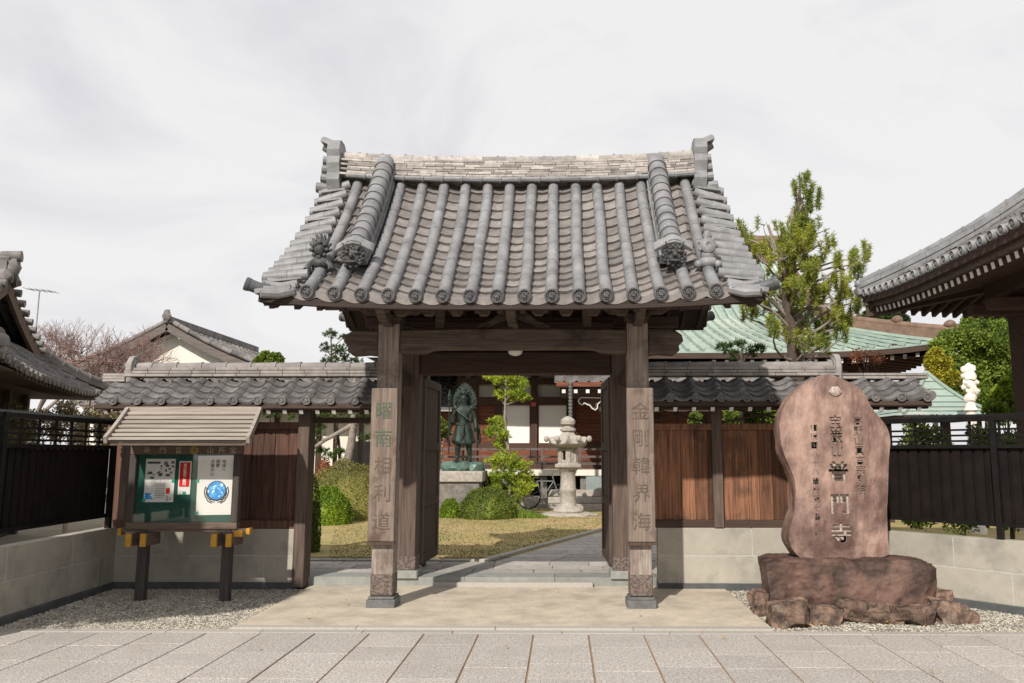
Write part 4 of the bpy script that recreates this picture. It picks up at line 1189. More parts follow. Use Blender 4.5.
# engrave the inscription
g = MB()
yf = 8.40
zt = P(833, 408, 8.38).z
def colx_(px): return P(px, 470, 8.38).x
column_text(g, '宝巌山', colx_(837.5), P(0, 415, 8.38).z, P(0, 458, 8.38).z, yf, .10, size=.15, bold=.002, squash=.9)
for ch, py in (('普', 471), ('門', 503), ('寺', 531)): glyph_add(g, ch, colx_(838), P(0, py, 8.38).z, .215, yf, .10, .006)
column_text(g, '高野山真言宗別院', colx_(860), P(0, 417, 8.38).z, P(0, 494, 8.38).z, yf, .10, size=.105, bold=.0005)
column_text(g, '相模国八十八箇所第七番札所', colx_(815), P(0, 424, 8.38).z, P(0, 538, 8.38).z, yf, .10, size=.082, bold=-.0008)
glyph_add(g, '卍', colx_(835), P(0, 391, 8.38).z, .0001, yf, .0001) if False else None
cut = g.build('inscription_cutter', MT['engrave'], loc=(2.85, 8.5, .58), fixn=True)
# the cutter follows the front face
bpy.context.view_layer.update()
dgx = bpy.context.evaluated_depsgraph_get()
def front_y(x, z):
    o = Vector((x, 7.5, z)) - mon.location
    ok, hit, n_, i_ = mon.ray_cast(o, Vector((0, 1, 0)))
    return (hit.y + mon.location.y) if ok else None
for v in cut.data.vertices:
    w = v.co + cut.location
    v.co.y = (8.25 if w.y < yf - .05 else 8.388 + (.008 if w.x > 2.73 else .0)) - cut.location.y
try:
    mon.data.materials.append(MT['engrave'])
    bo = mon.modifiers.new('Engrave', 'BOOLEAN'); bo.operation = 'DIFFERENCE'; bo.object = cut; bo.solver = 'EXACT'; bo.use_self = True
    bo.material_mode = 'TRANSFER'
    bpy.context.view_layer.update()
    dg = bpy.context.evaluated_depsgraph_get()
    nm = bpy.data.meshes.new_from_object(mon.evaluated_get(dg))
    print('ENGRAVED', len(mon.data.vertices), len(nm.vertices), [q.name for q in nm.materials])
    mon.modifiers.remove(bo)
    if len(nm.vertices) > len(mon.data.vertices) * .9: mon.data = nm; nm.name = 'stone_monument'
finally:
    bpy.data.objects.remove(cut)
# small worn emblem near the top
c = P(836, 391, 8.33); fy = 8.36
m = MB(); m.blob(Vector((c.x, 8.365, c.z)), (.065, .02, .05), 2, .25, 4, 1); m.build('worn_emblem', MT['engrave'], mon, smooth=True)
a_, b_ = P(758, 575, 8.2), P(932, 575, 8.2)
m = MB(); hull_rock(m, ((a_.x + b_.x) / 2 + .09, 8.50, .275), ((b_.x - a_.x) / 2 - .03, .31, .288), 56, 14, 8, .030, 3.6, .68, tilt=-.012, fine=.085)
rk = m.build('plinth_rock', MT['rock_dk'], smooth=True, crease=32, loc=(2.8, 8.6, 0), cat='plinth stone', label='broad dark red boulder carrying the upright monument')
random.seed(5)
RUB = [(757, 778, 594, 618), (776, 812, 606, 629), (806, 846, 593, 617), (812, 842, 609, 626), (842, 872, 600, 622), (868, 905, 604, 620), (866, 894, 596, 612), (893, 930, 592, 616), (903, 942, 606, 626), (930, 958, 592, 613), (938, 972, 605, 624), (967, 979, 612, 622), (850, 905, 612, 624)]
RL = ['squat reddish block at the left end of the rubble', 'flat dark rubble stone at the front left below the boulder', 'wide pale ridged rubble stone left of the middle', 'low dark rubble stone in the front row under the wide ridged one',
      'small angular rubble stone at the middle of the row', 'flat brown rubble stone right of the middle', 'narrow dark rubble stone tucked against the boulder', 'broad brown rubble stone under the right end of the boulder',
      'low grey brown rubble stone at the front right', 'peaked rubble stone at the upper right of the heap', 'long pale rubble stone near the right end', 'tiny red stone lying at the far right tip', 'thin flat front stone right of the middle']
for i, (a, b, c_, d_) in enumerate(RUB):
    Y = P(0, d_, 8).y; 
    # depth from the ground contact
    dr = _f + (0) * _r - (d_ - _CY) / _F * _u; Y = dr.y * (-1.6 / dr.z) + .03
    w = (b - a); h = d_ - c_
    A, B = P(a, d_, Y), P(b, d_, Y); Tz = P(a, c_, Y).z; cx = (A.x + B.x) / 2; dd = random.uniform(.13, .20)
    m = MB(); hull_rock(m, (cx, Y + dd, Tz / 2 - .01), ((B.x - A.x) / 2 + .02, dd, Tz / 2 + .025), 20, 40 + i, 5, .022, 8, .42, tilt=random.uniform(-.15, .15))
    m.build('rubble_stone', MT['rubble'], smooth=True, crease=30, loc=(cx, Y, 0), label=RL[i], cat='rubble stone', group='rubble stones round the monument base')
m = MB()
for k in range(44):
    x = random.choice((random.uniform(2.1, 2.5), random.uniform(2.2, 3.9))) if k < 18 else random.uniform(-4.8, 3.6); y = random.uniform(7.72, 7.98) if k < 18 else random.choice((random.uniform(6.2, 7.5), random.uniform(7.8, 9.6))); a = random.uniform(0, 6.28); s = random.uniform(.012, .03)
    m.add([(x + s * math.cos(a), y + s * math.sin(a), .024), (x - s * .5 * math.sin(a), y + s * .5 * math.cos(a), .032), (x - s * math.cos(a), y - s * math.sin(a), .023), (x + s * .5 * math.sin(a), y - s * .5 * math.cos(a), .027)], [(0, 1, 2, 3)])
m.build('fallen_leaves', MT['leaf_litter'], kind='stuff', fixn=False)
random.seed(12)

# ================= BUILDINGS =================
def rect_wall(m, a, b, z0, z1, th=.12):
    m.bar((a[0], a[1], (z0 + z1) / 2), (b[0], b[1], (z0 + z1) / 2), th, z1 - z0)

# ---- small hall at the left (rotated, hip-and-gable roof) ----
C = Vector((-9.9, 17.0, 0)); e1 = Vector((math.sin(R(21)), -math.cos(R(21)), 0)); e2 = Vector((-math.cos(R(21)), -math.sin(R(21)), 0))
LW, LD, INS = 7.5, 7.0, 1.05
lh = empty('small_temple_hall', C + e1 * 3.25 + e2 * 3.5, 'dark timber hall with grey tiled gabled roof at the left edge behind the black fence', 'hall')
def Q(a, b, z): return C + e1 * a + e2 * b + Vector((0, 0, z))
ZE, ZG, ZP = 2.75, 3.55, 4.55
def cz(a): return .16 * abs(2 * a / LW - 1) ** 4
def skirt(u, v):     # visible east skirt, v=1 at the eave
    a0, a1 = INS, LW - INS
    a = (a0 + (a1 - a0) * u) * (1 - v) + LW * u * v
    return Q(a, INS * (1 - v), ZG + (ZE - ZG) * v - .05 * math.sin(math.pi * v) + cz(LW * u) * v)
def skirtN(u, v):    # north end
    b0, b1 = INS, LD - INS
    b = (b0 + (b1 - b0) * u) * (1 - v) + LD * u * v
    return Q(INS * (1 - v), b, ZG + (ZE - ZG) * v - .05 * math.sin(math.pi * v) + .16 * abs(2 * u - 1) ** 4 * v)
def skirtS(u, v):
    p = skirtN(u, v); d = (p - C).dot(e1); return p + e1 * (LW - 2 * d)
def slopeN(u, v):    # upper gabled roof, north slope from the ridge
    return Q(LW / 2 + (INS - LW / 2) * v, INS - .1 + (LD - 2 * INS) * u, ZP + (ZG - ZP) * v - .08 * math.sin(math.pi * v))
def slopeS(u, v):
    p = slopeN(u, v); d = (p - C).dot(e1); return p + e1 * (LW - 2 * d)
m = MB()
field(m, skirt, 26, 5, S_H, seg=5, lip=.03); field(m, skirtN, 20, 4, S_H, seg=4, lip=.03); field(m, skirtS, 20, 4, S_H, seg=4, lip=.03)
field(m, slopeN, 16, 7, S_H, seg=4, lip=.03); field(m, slopeS, 16, 7, S_H, seg=4, lip=.03)
rf = m.build('tile_roof', MT['far_tile'], lh, smooth=True, crease=45)
for i in range(27):
    m = MB(); p = skirt(i / 26, 1.0); m.tube([p + e2 * .12 + Vector((0, 0, .05)), p - e2 * .02 + Vector((0, 0, .02))], .06, 10); m.build('eave_end_tile', MT['far_tile'], rf, smooth=True)
for ends in ((0, 0), (1, 1)):
    m = MB(); pts = [skirt(ends[0], k / 8) + Vector((0, 0, .06 + .05 * (k / 8) ** 3)) for k in range(9)]
    m.sweep([p + Vector((0, 0, .0)) for p in pts], [(-.11, -.04), (.11, -.04), (.11, .05), (-.11, .05)]); round_course(m, [p + Vector((0, 0, .10)) for p in pts], .08, 5)
    e = pts[-1]; dd = (pts[-1] - pts[-2]).normalized(); m.tube([e, e + dd * .12 + Vector((0, 0, .05))], [.08, .09], 10)
    m.build('hip_ridge', MT['far_tile'], rf, smooth=True, crease=40)
for u, nm in ((0, slopeN), (0, slopeS)):
    m = MB()
    for k in range(9):
        p = nm(u, (k + .5) / 9) + Vector((0, 0, .06)); m.tube([p + e2 * .15, p - e2 * .13 - Vector((0, 0, .02))], [.06, .068], 10)
    pts = [nm(u, k / 6) + e2 * .35 + Vector((0, 0, .10)) for k in range(7)]
    m.sweep(pts, [(-.10, -.07), (.10, -.07), (.10, .05), (-.10, .05)]); round_course(m, [p + Vector((0, 0, .08)) for p in pts], .08, 5)
    m.build('verge_tiles', MT['far_tile'], rf, smooth=True, crease=40)
    m = MB(); m.sweep([nm(u, k / 6) - e2 * .02 + Vector((0, 0, -.12)) for k in range(7)], [(-.03, -.12), (.03, -.12), (.03, .12), (-.03, .12)]); m.build('bargeboard', MT['nb_wood'], lh)
m = MB(); m.prism([(INS + .1, ZG - .05), (LW - INS - .1, ZG - .05), (LW / 2, ZP - .1)], INS + .18, INS + .26, lambda a, b, d: Q(a, d, b)); m.build('gable_panel', MT['dark'], lh)
m = MB(); m.bar(Q(LW / 2, INS - .12, ZP + .14), Q(LW / 2, LD - INS, ZP + .14), .26, .30); round_course(m, [Q(LW / 2, INS - .14, ZP + .34), Q(LW / 2, LD - INS, ZP + .34)], .1, 14); m.build('ridge', MT['far_tile'], rf)
m = MB(); m.blob(Q(LW / 2, INS - .18, ZP + .2), (.13, .13, .2), 2, .3, 4, 2); m.tube([Q(LW / 2, INS - .0, ZP + .38), Q(LW / 2, INS - .3, ZP + .40)], [.09, .10], 12); m.blob(Q(LW / 2 - .22, INS - .15, ZP), .12, 2, .3, 4, 1); m.blob(Q(LW / 2 + .22, INS - .15, ZP), .12, 2, .3, 4, 3); m.build('ridge_end_ornament', MT['far_tile'], rf, smooth=True)
m = MB()
vs = [Q(.05, .05, ZE - .02), Q(LW - .05, .05, ZE - .02), Q(LW - .05, LD - .05, ZE - .02), Q(.05, LD - .05, ZE - .02)]
m.add(vs + [v + Vector((0, 0, .03)) for v in vs], [(0, 1, 2, 3), (7, 6, 5, 4), (0, 4, 5, 1), (1, 5, 6, 2), (2, 6, 7, 3), (3, 7, 4, 0)])
m.build('soffit', MT['wood_dark'], lh)
m = MB()
for i in range(30): m.bar(Q(.12 + i * .215, .02, ZE - .05 + cz(.12 + i * .215)), Q(.12 + i * .215, 1.1, ZE + .05), .06, .06)
m.build('rafters', MT['wood_dark'], lh)
m = MB(); m.bar(Q(1.4, 1.15, 1.4), Q(LW - 1.4, 1.15, 1.4), .1, 2.7); m.bar(Q(1.4, 1.15, 1.4), Q(1.4, LD - 1.1, 1.4), .1, 2.7); m.bar(Q(LW - 1.4, 1.15, 1.4), Q(LW - 1.4, LD - 1.1, 1.4), .1, 2.7); m.bar(Q(1.4, LD - 1.1, 1.4), Q(LW - 1.4, LD - 1.1, 1.4), .1, 2.7); m.build('wall', MT['dark'], lh)
for a in (1.4, 2.6, 3.9, 5.1):
    m = MB(); m.bar(Q(a, 1.08, 0), Q(a, 1.08, 2.75), .16, .16, up=e1); m.build('column', MT['wood_dark_z'], lh)

# ---- bell tower like building at the right ----
BX, BY0, BY1, BZ = 4.42, 6.0, 11.65, 3.78
rb = empty('open_timber_pavilion', (7.2, 8.8, 0), 'large timber pavilion with curved grey tiled eave and white-tipped rafters at the right edge', 'pavilion')
D = BY1 - BY0; BXR = BX + D
def bcz(f): return .13 * abs(2 * f - 1) ** 3
def bW(u, v):     # west slope, v=1 eave
    y = BY0 + D * u; yc = (BY0 + BY1) / 2
    k = 1 - v
    return Vector((BX + 2.8 * k, yc + (y - yc) * (1 - .93 * k), BZ + bcz(u) * v + 2.05 * k - .25 * math.sin(math.pi * k)))
def bN(u, v):
    p = bW(u, v); cx, cy = BX + D / 2, (BY0 + BY1) / 2
    dx, dy = p.x - cx, p.y - cy
    return Vector((cx + dy, cy - dx, p.z))
def bS(u, v):
    p = bW(u, v); cx, cy = BX + D / 2, (BY0 + BY1) / 2; dx, dy = p.x - cx, p.y - cy
    return Vector((cx - dy, cy + dx, p.z))
def bE(u, v):
    p = bW(u, v); cx, cy = BX + D / 2, (BY0 + BY1) / 2; dx, dy = p.x - cx, p.y - cy
    return Vector((cx - dx, cy - dy, p.z))
m = MB()
field(m, bW, 28, 12, S_H, seg=6, lip=.03); field(m, bN, 28, 9, S_H, seg=4, lip=.03); field(m, bE, 20, 6, S_H, seg=4, lip=.03); field(m, bS, 20, 6, S_H, seg=4, lip=.03)
rf = m.build('tile_roof', MT['wall_tile'], rb, smooth=True, crease=45)
for i in range(29):
    d = MB(); p = bW(min(1, (i + .0) / 28), 1.0); ring_disc(d, p + Vector((-.03, 0, .03)), (-1, 0, -.1), .058, .05); d.tube([p + Vector((-.01, 0, .035)), p + Vector((.22, 0, .14))], .048, 10); d.build('eave_end_tile', MT['tile'], rf, smooth=True)
for f_ in (bW, bE):
    for u in (0, 1):
        m = MB(); pts = [f_(u, 1 - k / 12) + Vector((0, 0, .10)) for k in range(13)]
        for lv in range(4):
            for sg in range(12):
                a_, b_ = pts[sg], pts[sg + 1]; m.bar(a_ + Vector((0, 0, -.06 + lv * .036)), a_.lerp(b_, .985) + Vector((0, 0, -.06 + lv * .036)), .2 - .03 * (lv % 2), .032)
        round_course(m, [p + Vector((0, 0, .095)) for p in pts], .062, 14)
        m.build('hip_ridge', MT['tile'], rf, smooth=True, crease=40)
e = bW(1, 1.0); m = MB(); m.tube([e + Vector((.1, -.1, .14)), e + Vector((.0, .03, .16)), e + Vector((-.05, .06, .2))], [.06, .062, .065], 12); m.blob(e + Vector((-.02, .0, .05)), (.1, .1, .09), 2, .3, 4, 3); m.build('corner_tile', MT['tile'], rf, smooth=True)
# eave boards and two tiers of rafters
cxb, cyb = BX + D / 2, (BY0 + BY1) / 2
def rotq(v, q):
    dx, dy = v.x - cxb, v.y - cyb
    for _ in range(q): dx, dy = dy, -dx
    return Vector((cxb + dx, cyb + dy, v.z))
for q in range(4):
    m = MB(); pts = [rotq(bW(k / 24, 1.0) + Vector((.03, 0, -.05)), q) for k in range(25)]
    m.sweep(pts, [(-.03, -.05), (.03, -.05), (.03, .05), (-.03, .05)]); m.build('eave_board', MT['wood_dark'], rb)
    m = MB(); pts = [rotq(bW(k / 24, 1.0) + Vector((.10, 0, -.13)), q) for k in range(25)]
    m.sweep(pts, [(-.035, -.04), (.035, -.04), (.035, .04), (-.035, .04)]); m.build('eave_batten', MT['beam'], rb)
    if q < 2:
        n = 38
        for i in range(n):
            f = (i + .5) / n; A = rotq(bW(f, 1.0) + Vector((.12, 0, -.215)), q); ins = min(1.85, (min(f, 1 - f)) * D * .98 + .15)
            B = rotq(Vector((BX + ins, bW(f, 1).y, BZ + .02 + ins * .13 - .10)), q)
            r = MB(); r.bar(A, B, .05, .07); o = r.build('rafter', MT['pav_wood'], rb)
            d = (A - B).normalized(); r = MB(); r.bar(A, A + d * .008, .052, .072); r.build('white_rafter_end', MT['white'], o)
vs = []
m = MB()
inn = 1.75
o4 = [Vector((BX + .08, BY0 + .08, BZ - .12 + .1)), Vector((BX + .08, BY1 - .08, BZ - .12 + .1)), Vector((BXR - .08, BY1 - .08, BZ - .02)), Vector((BXR - .08, BY0 + .08, BZ - .02))]
i4 = [Vector((BX + inn, BY0 + inn, BZ + .22)), Vector((BX + inn, BY1 - inn, BZ + .22)), Vector((BXR - inn, BY1 - inn, BZ + .22)), Vector((BXR - inn, BY0 + inn, BZ + .22))]
m.add(o4 + i4, [(0, 1, 5, 4), (1, 2, 6, 5), (2, 3, 7, 6), (3, 0, 4, 7), (4, 5, 6, 7)])
m.build('soffit', MT['wood_dark'], rb)
for q in range(4):      # hip beams, ring beams
    m = MB(); m.bar(rotq(Vector((BX + .05, BY1 - .05, BZ - .12)), q), rotq(Vector((BX + 1.8, BY1 - 1.8, BZ + .08)), q), .12, .17); m.build('hip_beam', MT['pav_wood'], rb)
    m = MB(); m.bar(rotq(Vector((BX + 1.05, BY0 + 1.5, BZ - .08)), q), rotq(Vector((BX + 1.05, BY1 - 1.5, BZ - .14)), q), .13, .17); m.build('eave_purlin', MT['pav_wood'], rb)
    m = MB(); m.bar(rotq(Vector((BX + 1.45, BY0 + 1.3, BZ - .20)), q), rotq(Vector((BX + 1.45, BY1 - 1.3, BZ - .36)), q), .16, .22); m.build('ring_beam', MT['pav_wood'], rb)
for x, y in ((BX + 1.45, BY1 - 1.5), (BX + 1.45, BY0 + 1.5), (BXR - 1.45, BY1 - 1.5), (BXR - 1.45, BY0 + 1.5)):
    m = MB(); m.box(x - .13, x + .13, y - .13, y + .13, 0, BZ - .31); m.build('post', MT['pav_wood'], rb, bevel=.015)
    for dy in (-.6, -.15):
        m = MB(); m.box(x - .75 , x + .3, y + dy - .07, y + dy + .07, BZ - .46, BZ - .315); m.build('bracket_arm', MT['pav_wood'], rb, bevel=.01)

# ---- main hall with a green copper roof ----
hall = empty('main_temple_hall', (1.5, 29, .1), 'main temple hall with green copper roof, white shoji doors and red-brown panels beyond the garden', 'temple hall')
HY = 25.0
HL, HR = -3.3, 9.3
m = MB(); m.box(HL, HR, HY + .25, 36, .1, 4.3); m.build('wall', MT['plaster'], hall)
m = MB(); m.box(HL - .9, HR + .6, HY - 1.6, HY + .2, 1.02, 1.14); m.box(HL - .9, HR + .6, HY - 1.63, HY - 1.602, .98, 1.15)
m.build('veranda_floor', MT['plaster'], hall)
m = MB(); m.box(HL - .8, HR + .5, HY - .3, HY + .2, .1, 1.0); m.build('under_floor', MT['dark'], hall)
for i in range(12):
    x = HL - .7 + i * 1.15
    m = MB(); m.box(x - .09, x + .09, HY - 1.5, HY - 1.32, .35, 1.0); m.build('floor_post', MT['granite_dk'], hall)
m = MB(); m.box(HL - 1.1, HR + .8, HY - 1.9, HY - .35, .08, .36)
m.build('stone_plinth', MT['granite'], hall, bevel=.01)
m = MB()
for z in (1.32, 1.52, 1.74): m.box(HL - .9, HR + .6, HY - 1.55, HY - 1.49, z - .03, z + .03)
for i in range(12):
    x = HL - .6 + i * 1.1; m.box(x - .035, x + .035, HY - 1.56, HY - 1.48, 1.14, 1.78)
m.build('veranda_railing', MT['rail_wood'], hall)
# columns and beams
cxs = [P(px, 430, HY).x for px in (469, 498, 534, 572, 610)] + [2.9, 4.4, 5.9, 7.4, 9.1]
cxs = [HL + .1, -2.75] + cxs[1:]
for x in cxs:
    m = MB(); m.box(x - .10, x + .10, HY - .02, HY + .22, 1.0, 4.4); m.build('column', MT['hall_post'], hall, bevel=.01)
def hz(py): return P(560, py, HY).z
for a, b in ((397, 405), (378, 384), (366, 371)):
    m = MB(); m.box(HL, HR, HY - .05, HY + .16, hz(b), hz(a)); m.build('beam', MT['hall_post'], hall)
m = MB(); m.box(HL, HR, HY + .05, HY + .18, hz(449), hz(443)); m.box(HL, HR, HY + .0, HY + .20, hz(470), hz(461)); m.build('sill_beam', MT['hall_post'], hall)
for px0, px1, kind in ((472, 496, 'w'), (505, 530, 's'), (538, 567, 's'), (575, 608, 'w'), (440, 466, 'w')):
    x0, x1 = P(px0, 430, HY).x, P(px1, 430, HY).x
    if kind == 's':
        m = MB(); m.box(x0, x1, HY + .10, HY + .15, hz(443), hz(405)); o = m.build('shoji_door', MT['shoji'], hall)
        f = MB(); f.box(x0 - .03, x0 + .02, HY + .08, HY + .16, hz(443), hz(405)); f.box(x1 - .02, x1 + .03, HY + .08, HY + .16, hz(443), hz(405)); f.build('shoji_frame', MT['hall_post'], o)
        m = MB(); m.box(x0, x1, HY + .08, HY + .16, hz(462), hz(449)); m.build('door_panel', MT['hall_wood'], hall)
    else:
        m = MB(); k = 0
        while hz(405) - k * .115 > hz(462): 
            z = hz(405) - k * .115; m.box(x0, x1, HY + .08, HY + .14 - .01 * (k % 2), z - .105, z); k += 1
        m.build('slatted_shutter', MT['hall_wood'], hall)
# far bays east of the gate view
for a, b in zip(cxs[5:], cxs[6:]):
    m = MB(); m.box(a + .12, b - .12, HY + .10, HY + .15, 1.2, 3.1); m.build('shutter', MT['hall_wood'], hall)
# ceremonial sign
m = MB(); m.box(P(532.5, 0, HY).x, P(536.5, 0, HY).x + .02, HY - .10, HY - .06, hz(406.5), hz(402.5)); m.build('small_plaque', MT['red2'], hall)
# roof
HCX = 2.7; EW, EYF, EYB = 8.3, 22.6, 41.0; EZ = 4.45
RZ = 9.3; RYc = 30.0; GXr = 6.5   # half length of ridge
def hip_z(d):     # height as a function of distance in from the eave
    return EZ + .18 * d + .045 * d * d if d < 6 else EZ + 1.08 + 1.62 + (d - 6) * .75
def hroofF(u, v):     # front slope, v=1 eave, full width below the gable base, narrower above
    d = (RYc - EYF) * (1 - v)
    half = EW - min(d, 2.6) if d < 2.6 else EW - 2.6 + .0
    x = HCX + half * (2 * u - 1)
    up = .35 * abs(2 * u - 1) ** 5 * max(0, 1 - d / 2.6)
    z = EZ + up + (.40 * d + .027 * d * d)
    return Vector((x, EYF + d, z))
def hroofR(u, v):
    d = 2.6 * (1 - v); y0, y1 = EYF + d, 2 * RYc - EYF - d
    y = y0 + (y1 - y0) * u; up = .35 * abs(2 * u - 1) ** 5 * v
    return Vector((HCX + EW - d, y, EZ + up + (.40 * d + .027 * d * d)))
m = MB()
def sheet_field(m, f, nu, nv, rib=.085, w=.32):
    for i in range(nu):
        for j in range(nv):
            u0, u1 = i / nu, (i + 1) / nu; t0, t1 = max(0, (j - .02) / nv), (j + 1) / nv
            a, b, c, d = f(u0, t0), f(u1, t0), f(u1, t1), f(u0, t1); L = Vector((0, 0, .035))
            m.add([a, b, c + L, d + L, c - L * .3, d - L * .3], [(0, 1, 2, 3), (3, 2, 4, 5)])
    for i in range(nu + 1):
        u = i / nu
        m.sweep([f(u, k / 10) + Vector((0, 0, .03)) for k in range(11)], [(-.035, 0), (.035, 0), (.035, rib), (-.035, rib)])
sheet_field(m, hroofF, 38, 26); sheet_field(m, hroofR, 40, 8)
rf = m.build('copper_roof', MT['copper_green'], hall)
m = MB()
def back(p): return Vector((p.x, 2 * RYc - p.y, p.z))
def left(p): return Vector((2 * HCX - p.x, p.y, p.z))
m2 = MB()
for f in (lambda u, v: back(hroofF(u, v)), lambda u, v: left(hroofR(u, v))):
    for i in range(8):
        for j in range(8): m2.add([f(i / 8, j / 8), f((i + 1) / 8, j / 8), f((i + 1) / 8, (j + 1) / 8), f(i / 8, (j + 1) / 8)], [(0, 1, 2, 3)])
m2.build('rear_roof', MT['copper_green'], rf)
for f in (lambda p: p, left):       # hip ridges, verge ridges
    for g_ in (lambda p: p, back):
        m = MB(); pts = [g_(f(hroofF(1, 1 - k / 10 * (2.6 / (RYc - EYF))))) + Vector((0, 0, .10)) for k in range(11)]
        m.sweep(pts, [(-.14, -.1), (.14, -.1), (.12, .16), (-.12, .16)]); m.tube([p + Vector((0, 0, .2)) for p in pts], .12, 10)
        e = pts[0]; m.tube([e + Vector((0, 0, .18)), e + (pts[0] - pts[1]).normalized() * .3 + Vector((0, 0, .28))], [.13, .1], 10)
        q = pts[4]; m.blob(q + Vector((0, 0, .34)), (.17, .17, .14), 2, .2, 3, 1); m.blob(e + Vector((0, 0, .34)), (.17, .17, .14), 2, .2, 3, 1)
        m.build('hip_ridge', MT['copper_brown'], rf, smooth=True, crease=40)
        m = MB(); pts = [g_(f(hroofF(1, v_))) + Vector((0, 0, .12)) for v_ in [k / 10 * (1 - 2.6 / (RYc - EYF)) for k in range(11)]]
        pts[-1] = pts[-1] + Vector((0, -.2 if pts[-1].y < RYc else .2, -.05))
        m.sweep(pts, [(-.16, -.12), (.16, -.12), (.13, .2), (-.13, .2)]); m.tube([p + Vector((0, 0, .25)) for p in pts], .13, 10); m.build('verge_ridge', MT['copper_brown'], rf, smooth=True, crease=40)
zt_ = hroofF(.5, 0).z
m = MB(); m.box(HCX - EW + 2.4, HCX + EW - 2.4, RYc - .25, RYc + .25, zt_ - .1, zt_ + .75); m.tube([(HCX - EW + 2.3, RYc, zt_ + .82), (HCX + EW - 2.3, RYc, zt_ + .82)], .2, 12)
m.build('ridge', MT['copper_brown'], rf, bevel=.02)
for s in (-1, 1):
    x = HCX + s * (EW - 2.3); m = MB(); m.prism([(-.45, -.3), (-.55, .1), (-.4, .5), (-.45, .9), (0, 1.2), (.45, .9), (.4, .5), (.55, .1), (.45, -.3)], -.1, .1, lambda a, b, d: Vector((x + d, RYc + a, zt_ + b))); m.build('ridge_end_ornament', MT['copper_brown'], rf)
    m = MB(); gb = hroofF(1, 1 - 2.6 / (RYc - EYF)).z; yh = RYc - EYF - 2.6
    m.prism([(-yh + .2, gb - .1), (yh - .2, gb - .1), (yh * .5, gb + 1.55), (0, zt_), (-yh * .5, gb + 1.55)], -.05, .05, lambda a, b, d: Vector((HCX + s * (EW - 3.0) + d, RYc + a, b))); m.build('gable_panel', MT['plaster'], hall)
# eaves underside: boards and two rows of white-tipped rafters
m = MB(); a = EZ - .12
vs = [Vector((HCX - EW, EYF, a)), Vector((HCX + EW, EYF, a)), Vector((HCX + EW, 2 * RYc - EYF, a)), Vector((HCX - EW, 2 * RYc - EYF, a))]
i4 = [Vector((HL, HY + .3, a + .25)), Vector((HR, HY + .3, a + .25)), Vector((HR, 35.9, a + .25)), Vector((HL, 35.9, a + .25))]
m.add(vs + i4, [(0, 1, 5, 4), (1, 2, 6, 5), (2, 3, 7, 6), (3, 0, 4, 7), (4, 5, 6, 7)]); m.build('soffit', MT['wood_dark'], hall)
m = MB(); pts = [hroofF(k / 30, 1) + Vector((0, .05, -.10)) for k in range(31)] ; m.sweep(pts, [(-.05, -.07), (.05, -.07), (.05, .08), (-.05, .08)])
pts = [hroofR(k / 30, 1) + Vector((-.05, 0, -.10)) for k in range(31)]; m.sweep(pts, [(-.05, -.07), (.05, -.07), (.05, .08), (-.05, .08)]); m.build('eave_board', MT['wood_dark'], hall)
for i in range(46):
    f = (i + .5) / 46; p = hroofF(f, 1)
    if p.x < 4.0: continue
    r = MB(); A = p + Vector((0, .15, -.26)); B = p + Vector((0, 2.6, -.05)); r.bar(A, B, .10, .12); o = r.build('rafter', MT['hall_post'], hall); d = (A - B).normalized()
    r = MB(); r.bar(A, A + d * .01, .102, .122); r.build('white_rafter_end', MT['white'], o)
for i in range(22):
    p = hroofR((i + .5) / 40, 1)
    r = MB(); A = p + Vector((-.15, 0, -.26)); B = p + Vector((-1.6, 0, -.1)); r.bar(A, B, .10, .12); o = r.build('rafter', MT['hall_post'], hall); d = (A - B).normalized()
    r = MB(); r.bar(A, A + d * .01, .102, .122); r.build('white_rafter_end', MT['white'], o)
# entrance porch with tiled eave, nosing
por = MB()
a0 = P(560, 383, 21.6); 
por.box(a0.x, a0.x + 5.6, 21.4, 25, 3.30, 3.36)
por.build('porch_soffit', MT['wood_dark'], hall)
m = MB(); m.box(a0.x - .1, a0.x + 5.7, 21.28, 21.42, 3.38, 3.50); m.build('porch_eave_board', MT['hall_wood'], hall)
m = MB(); field(m, lambda u, v: Vector((a0.x - .15 + 5.9 * u, 25 - 3.7 * v, 4.45 - .95 * v - .1 * math.sin(math.pi * v))), 18, 8, S_H, seg=5); m.build('porch_roof', MT['far_tile'], hall, smooth=True)
for i in range(18):
    x = a0.x + .1 + i * .32; r = MB(); r.bar((x, 21.36, 3.26), (x, 24, 3.5), .09, .09); o = r.build('rafter', MT['hall_wood'], hall); r = MB(); r.box(x - .047, x + .047, 21.345, 21.36, 3.21, 3.305); r.build('white_rafter_end', MT['white'], o)
xp = 1.75
m = MB(); m.box(xp - .14, xp + .14, 21.85, 22.13, .1, 3.2); m.build('porch_column', MT['hall_post'], hall, bevel=.02)
m = MB(); m.box(a0.x + .9, 6.2, 21.9, 22.08, 2.75, 3.05); m.build('porch_beam', MT['hall_post'], hall)
# white edged cloud-shaped nosing
cn = P(590, 404, 21.9); ncs = [(-.32, .10), (-.30, .02), (-.22, -.03), (-.15, .02), (-.08, -.02), (0, -.05), (.06, -.13), (.14, -.17), (.2, -.12), (.2, -.02), (.28, .06), (.3, .16), (-.1, .17), (-.25, .17)]
m = MB(); m.prism(ncs, -.08, .06, lambda a, b, d: Vector((cn.x + a, 21.9 + d, cn.z + b))); o = m.build('carved_nosing', MT['hall_post'], hall)
m = MB(); pts = [Vector((cn.x + a, 21.80, cn.z + b)) for a, b in ncs]; m.tube(pts + [pts[0]], .018, 6, up=(0, 1, 0)); m.build('white_edging', MT['white'], o)
